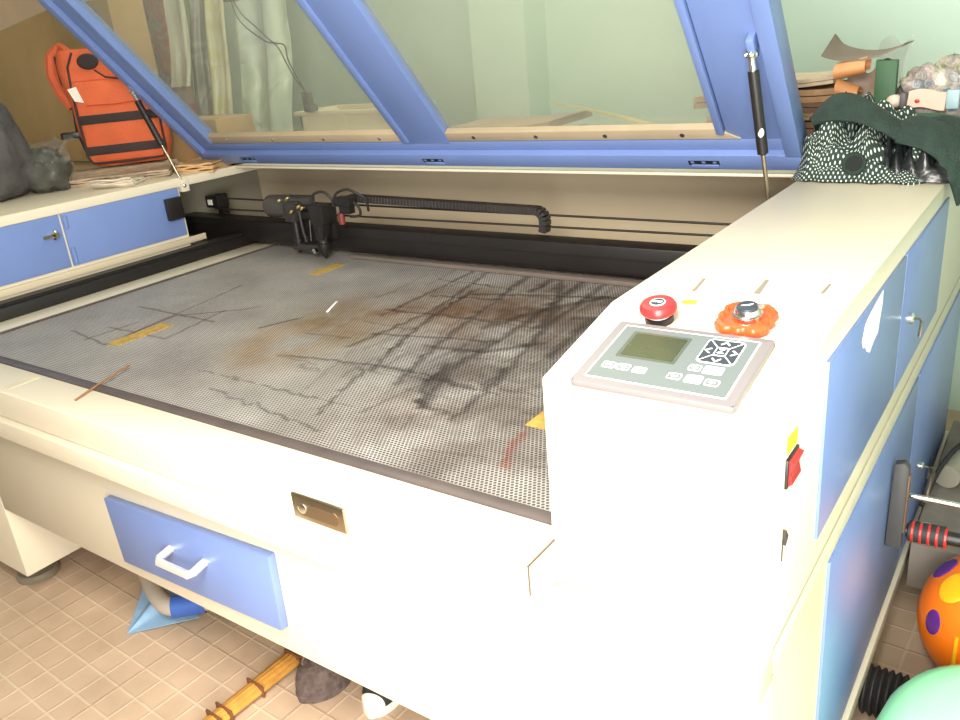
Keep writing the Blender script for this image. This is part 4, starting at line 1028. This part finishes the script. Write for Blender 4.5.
MB().lathe((.045, 1.18, .247), (.045, 1.18, .35), [(0, .045), (.008, .042), (.011, .03), (.011, 0)], 30).build('raised_boss', TOYG, GT)
tag(MB().lathe((-.195, 1.385, .05), (-.09, 1.385, .05), sum([[(k*.0125, .041), (k*.0125+.006, .048), (k*.0125+.0085, .048)] for k in range(8)], []), 22).build('corrugated_hose', RUBBER), 'black corrugated hose end on floor beside the light green toy', 'hose')
# pull-up bar wedged against the machine
PU = thing('exercise_bar', (-.1, 1.48, .3), 'black exercise bar with red and black foam grip pressed against cabinet door', 'exercise bar')
MB().prism([(-.1955, .325), (-.168, .325), (-.168, .495), (-.176, .505), (-.1925, .50)], 'y', 1.462, 1.482, .003).build('end_pad', mat('pad_rubber', (.055, .05, .05), .6, vary=.15), PU)
MB().box((-.169, 1.465, .36), (-.1655, 1.480, .48), .001).build('rust_plate', mat('rusty_plate', (.16, .075, .04), .7, vary=.3, scale=40), PU)
MB().lathe((-.165, 1.49, .353), (.61, 1.50, .383), [(0, .013), (.30, .013), (.30, .016), (.50, .016), (.50, .013), (.765, .013), (.77, .03), (.778, .03)], 18).build('bar', BLACK, PU)
MB().lathe((-.162, 1.49, .3535), (.61, 1.50, .383), [(0, .0165), (.002, .0195), (.062, .0195), (.064, .0165)], 20).build('foam_grip', RUBBER, PU)
for k in range(5):
    x = -.156+.0135*k
    MB().lathe((x, 1.49, .3535+.0003*k), (.61, 1.50, .383), [(0, .0197), (.001, .0205), (.004, .0205), (.005, .0197)], 20).build('red_ring', RED, PU)
MB().lathe((-.1955, 1.515, .413), (.61, 1.52, .413), [(0, .0055), (.81, .0055)], 14).build('chrome_rod', CHROME, PU)
# low grey platform trolley with its load
TR = thing('platform_trolley', (.1, 2.0, 0), 'low grey wooden trolley on dark wheels behind the orange ball', 'trolley')
MB().box((-.182, 1.745, .05), (.42, 2.42, .165), .004).build('deck', GREYBOX, TR)
for x, y in ((-.135, 1.742), (.36, 1.742), (-.13, 2.36), (.36, 2.36)):
    MB().lathe((x-.014, y+.03, .03), (x+.014, y+.03, .03), [(0, .022), (.003, .03), (.025, .03), (.028, .022)], 18).build('wheel', RUBBER, TR)
tag(MB().tube([(-.152, 2.02, .196), (-.11, 2.24, .196), (-.09, 2.38, .20)], .030, 16).build('grey_tube', GREYTUBE, None), 'grey cardboard tube lying on the low trolley beside machine', 'tube')
tag(MB().tube(spl_pts([(-.185, 1.90, .172), (-.16, 2.0, .24), (-.12, 2.12, .252), (-.02, 2.22, .24), (.1, 2.2, .20), (.2, 2.15, .172)]), .006, 8).build('black_cable', RUBBER, None), 'black cable looping over the tube on the low trolley', 'cable')
for k, (x, y, m, l) in enumerate(((-.165, 1.83, PAPER, 'small white paper chip on the low trolley'), (-.055, 2.02, mat('red_brown_chip', (.14, .03, .02), .6), 'small red brown chip on the low trolley'))):
    tag(MB().box((x-.009, y-.005, .165), (x+.009, y+.005, .170), .001).build('chip', m), l, 'chip')

# ------------------------------------------------------------------ light
w = bpy.data.worlds.new('world'); SC.world = w; w.use_nodes = True
bg = w.node_tree.nodes['Background']; bg.inputs[0].default_value = (1., .93, .82, 1); bg.inputs[1].default_value = .22
def area(name, loc, tgt, sx, sy, e, col):
    l = bpy.data.lights.new(name, 'AREA'); l.shape = 'RECTANGLE'; l.size = sx; l.size_y = sy; l.energy = e; l.color = col
    o = bpy.data.objects.new(name, l); COL.objects.link(o); o.location = loc
    o.rotation_euler = (V(tgt)-V(loc)).to_track_quat('-Z', 'Y').to_euler(); return o
area('key_light', (-.40, .05, 1.80), (-.65, 1.0, .5), .6, .6, 56, (1, .95, .87))  # unseen key lamp added above the camera, placed for near-to-far falloff
area('front_fill', (.12, -.36, .95), (-.30, .8, .45), .7, 1.0, 54, (1, .985, .95))  # unseen fill added to brighten the lower front faces
area('rear_fill', (-1.5, 2.2, 2.86), (-1.5, 2.2, 0), 1.6, .5, 26, (1, .97, .88))  # unseen fill added to brighten the back wall and items behind the lid
SC.view_settings.view_transform = 'Standard'; SC.view_settings.look = 'None'
SC.view_settings.exposure = .1; SC.view_settings.gamma = 1.; SC.view_settings.use_curve_mapping = False
SC.cycles.use_denoising = True
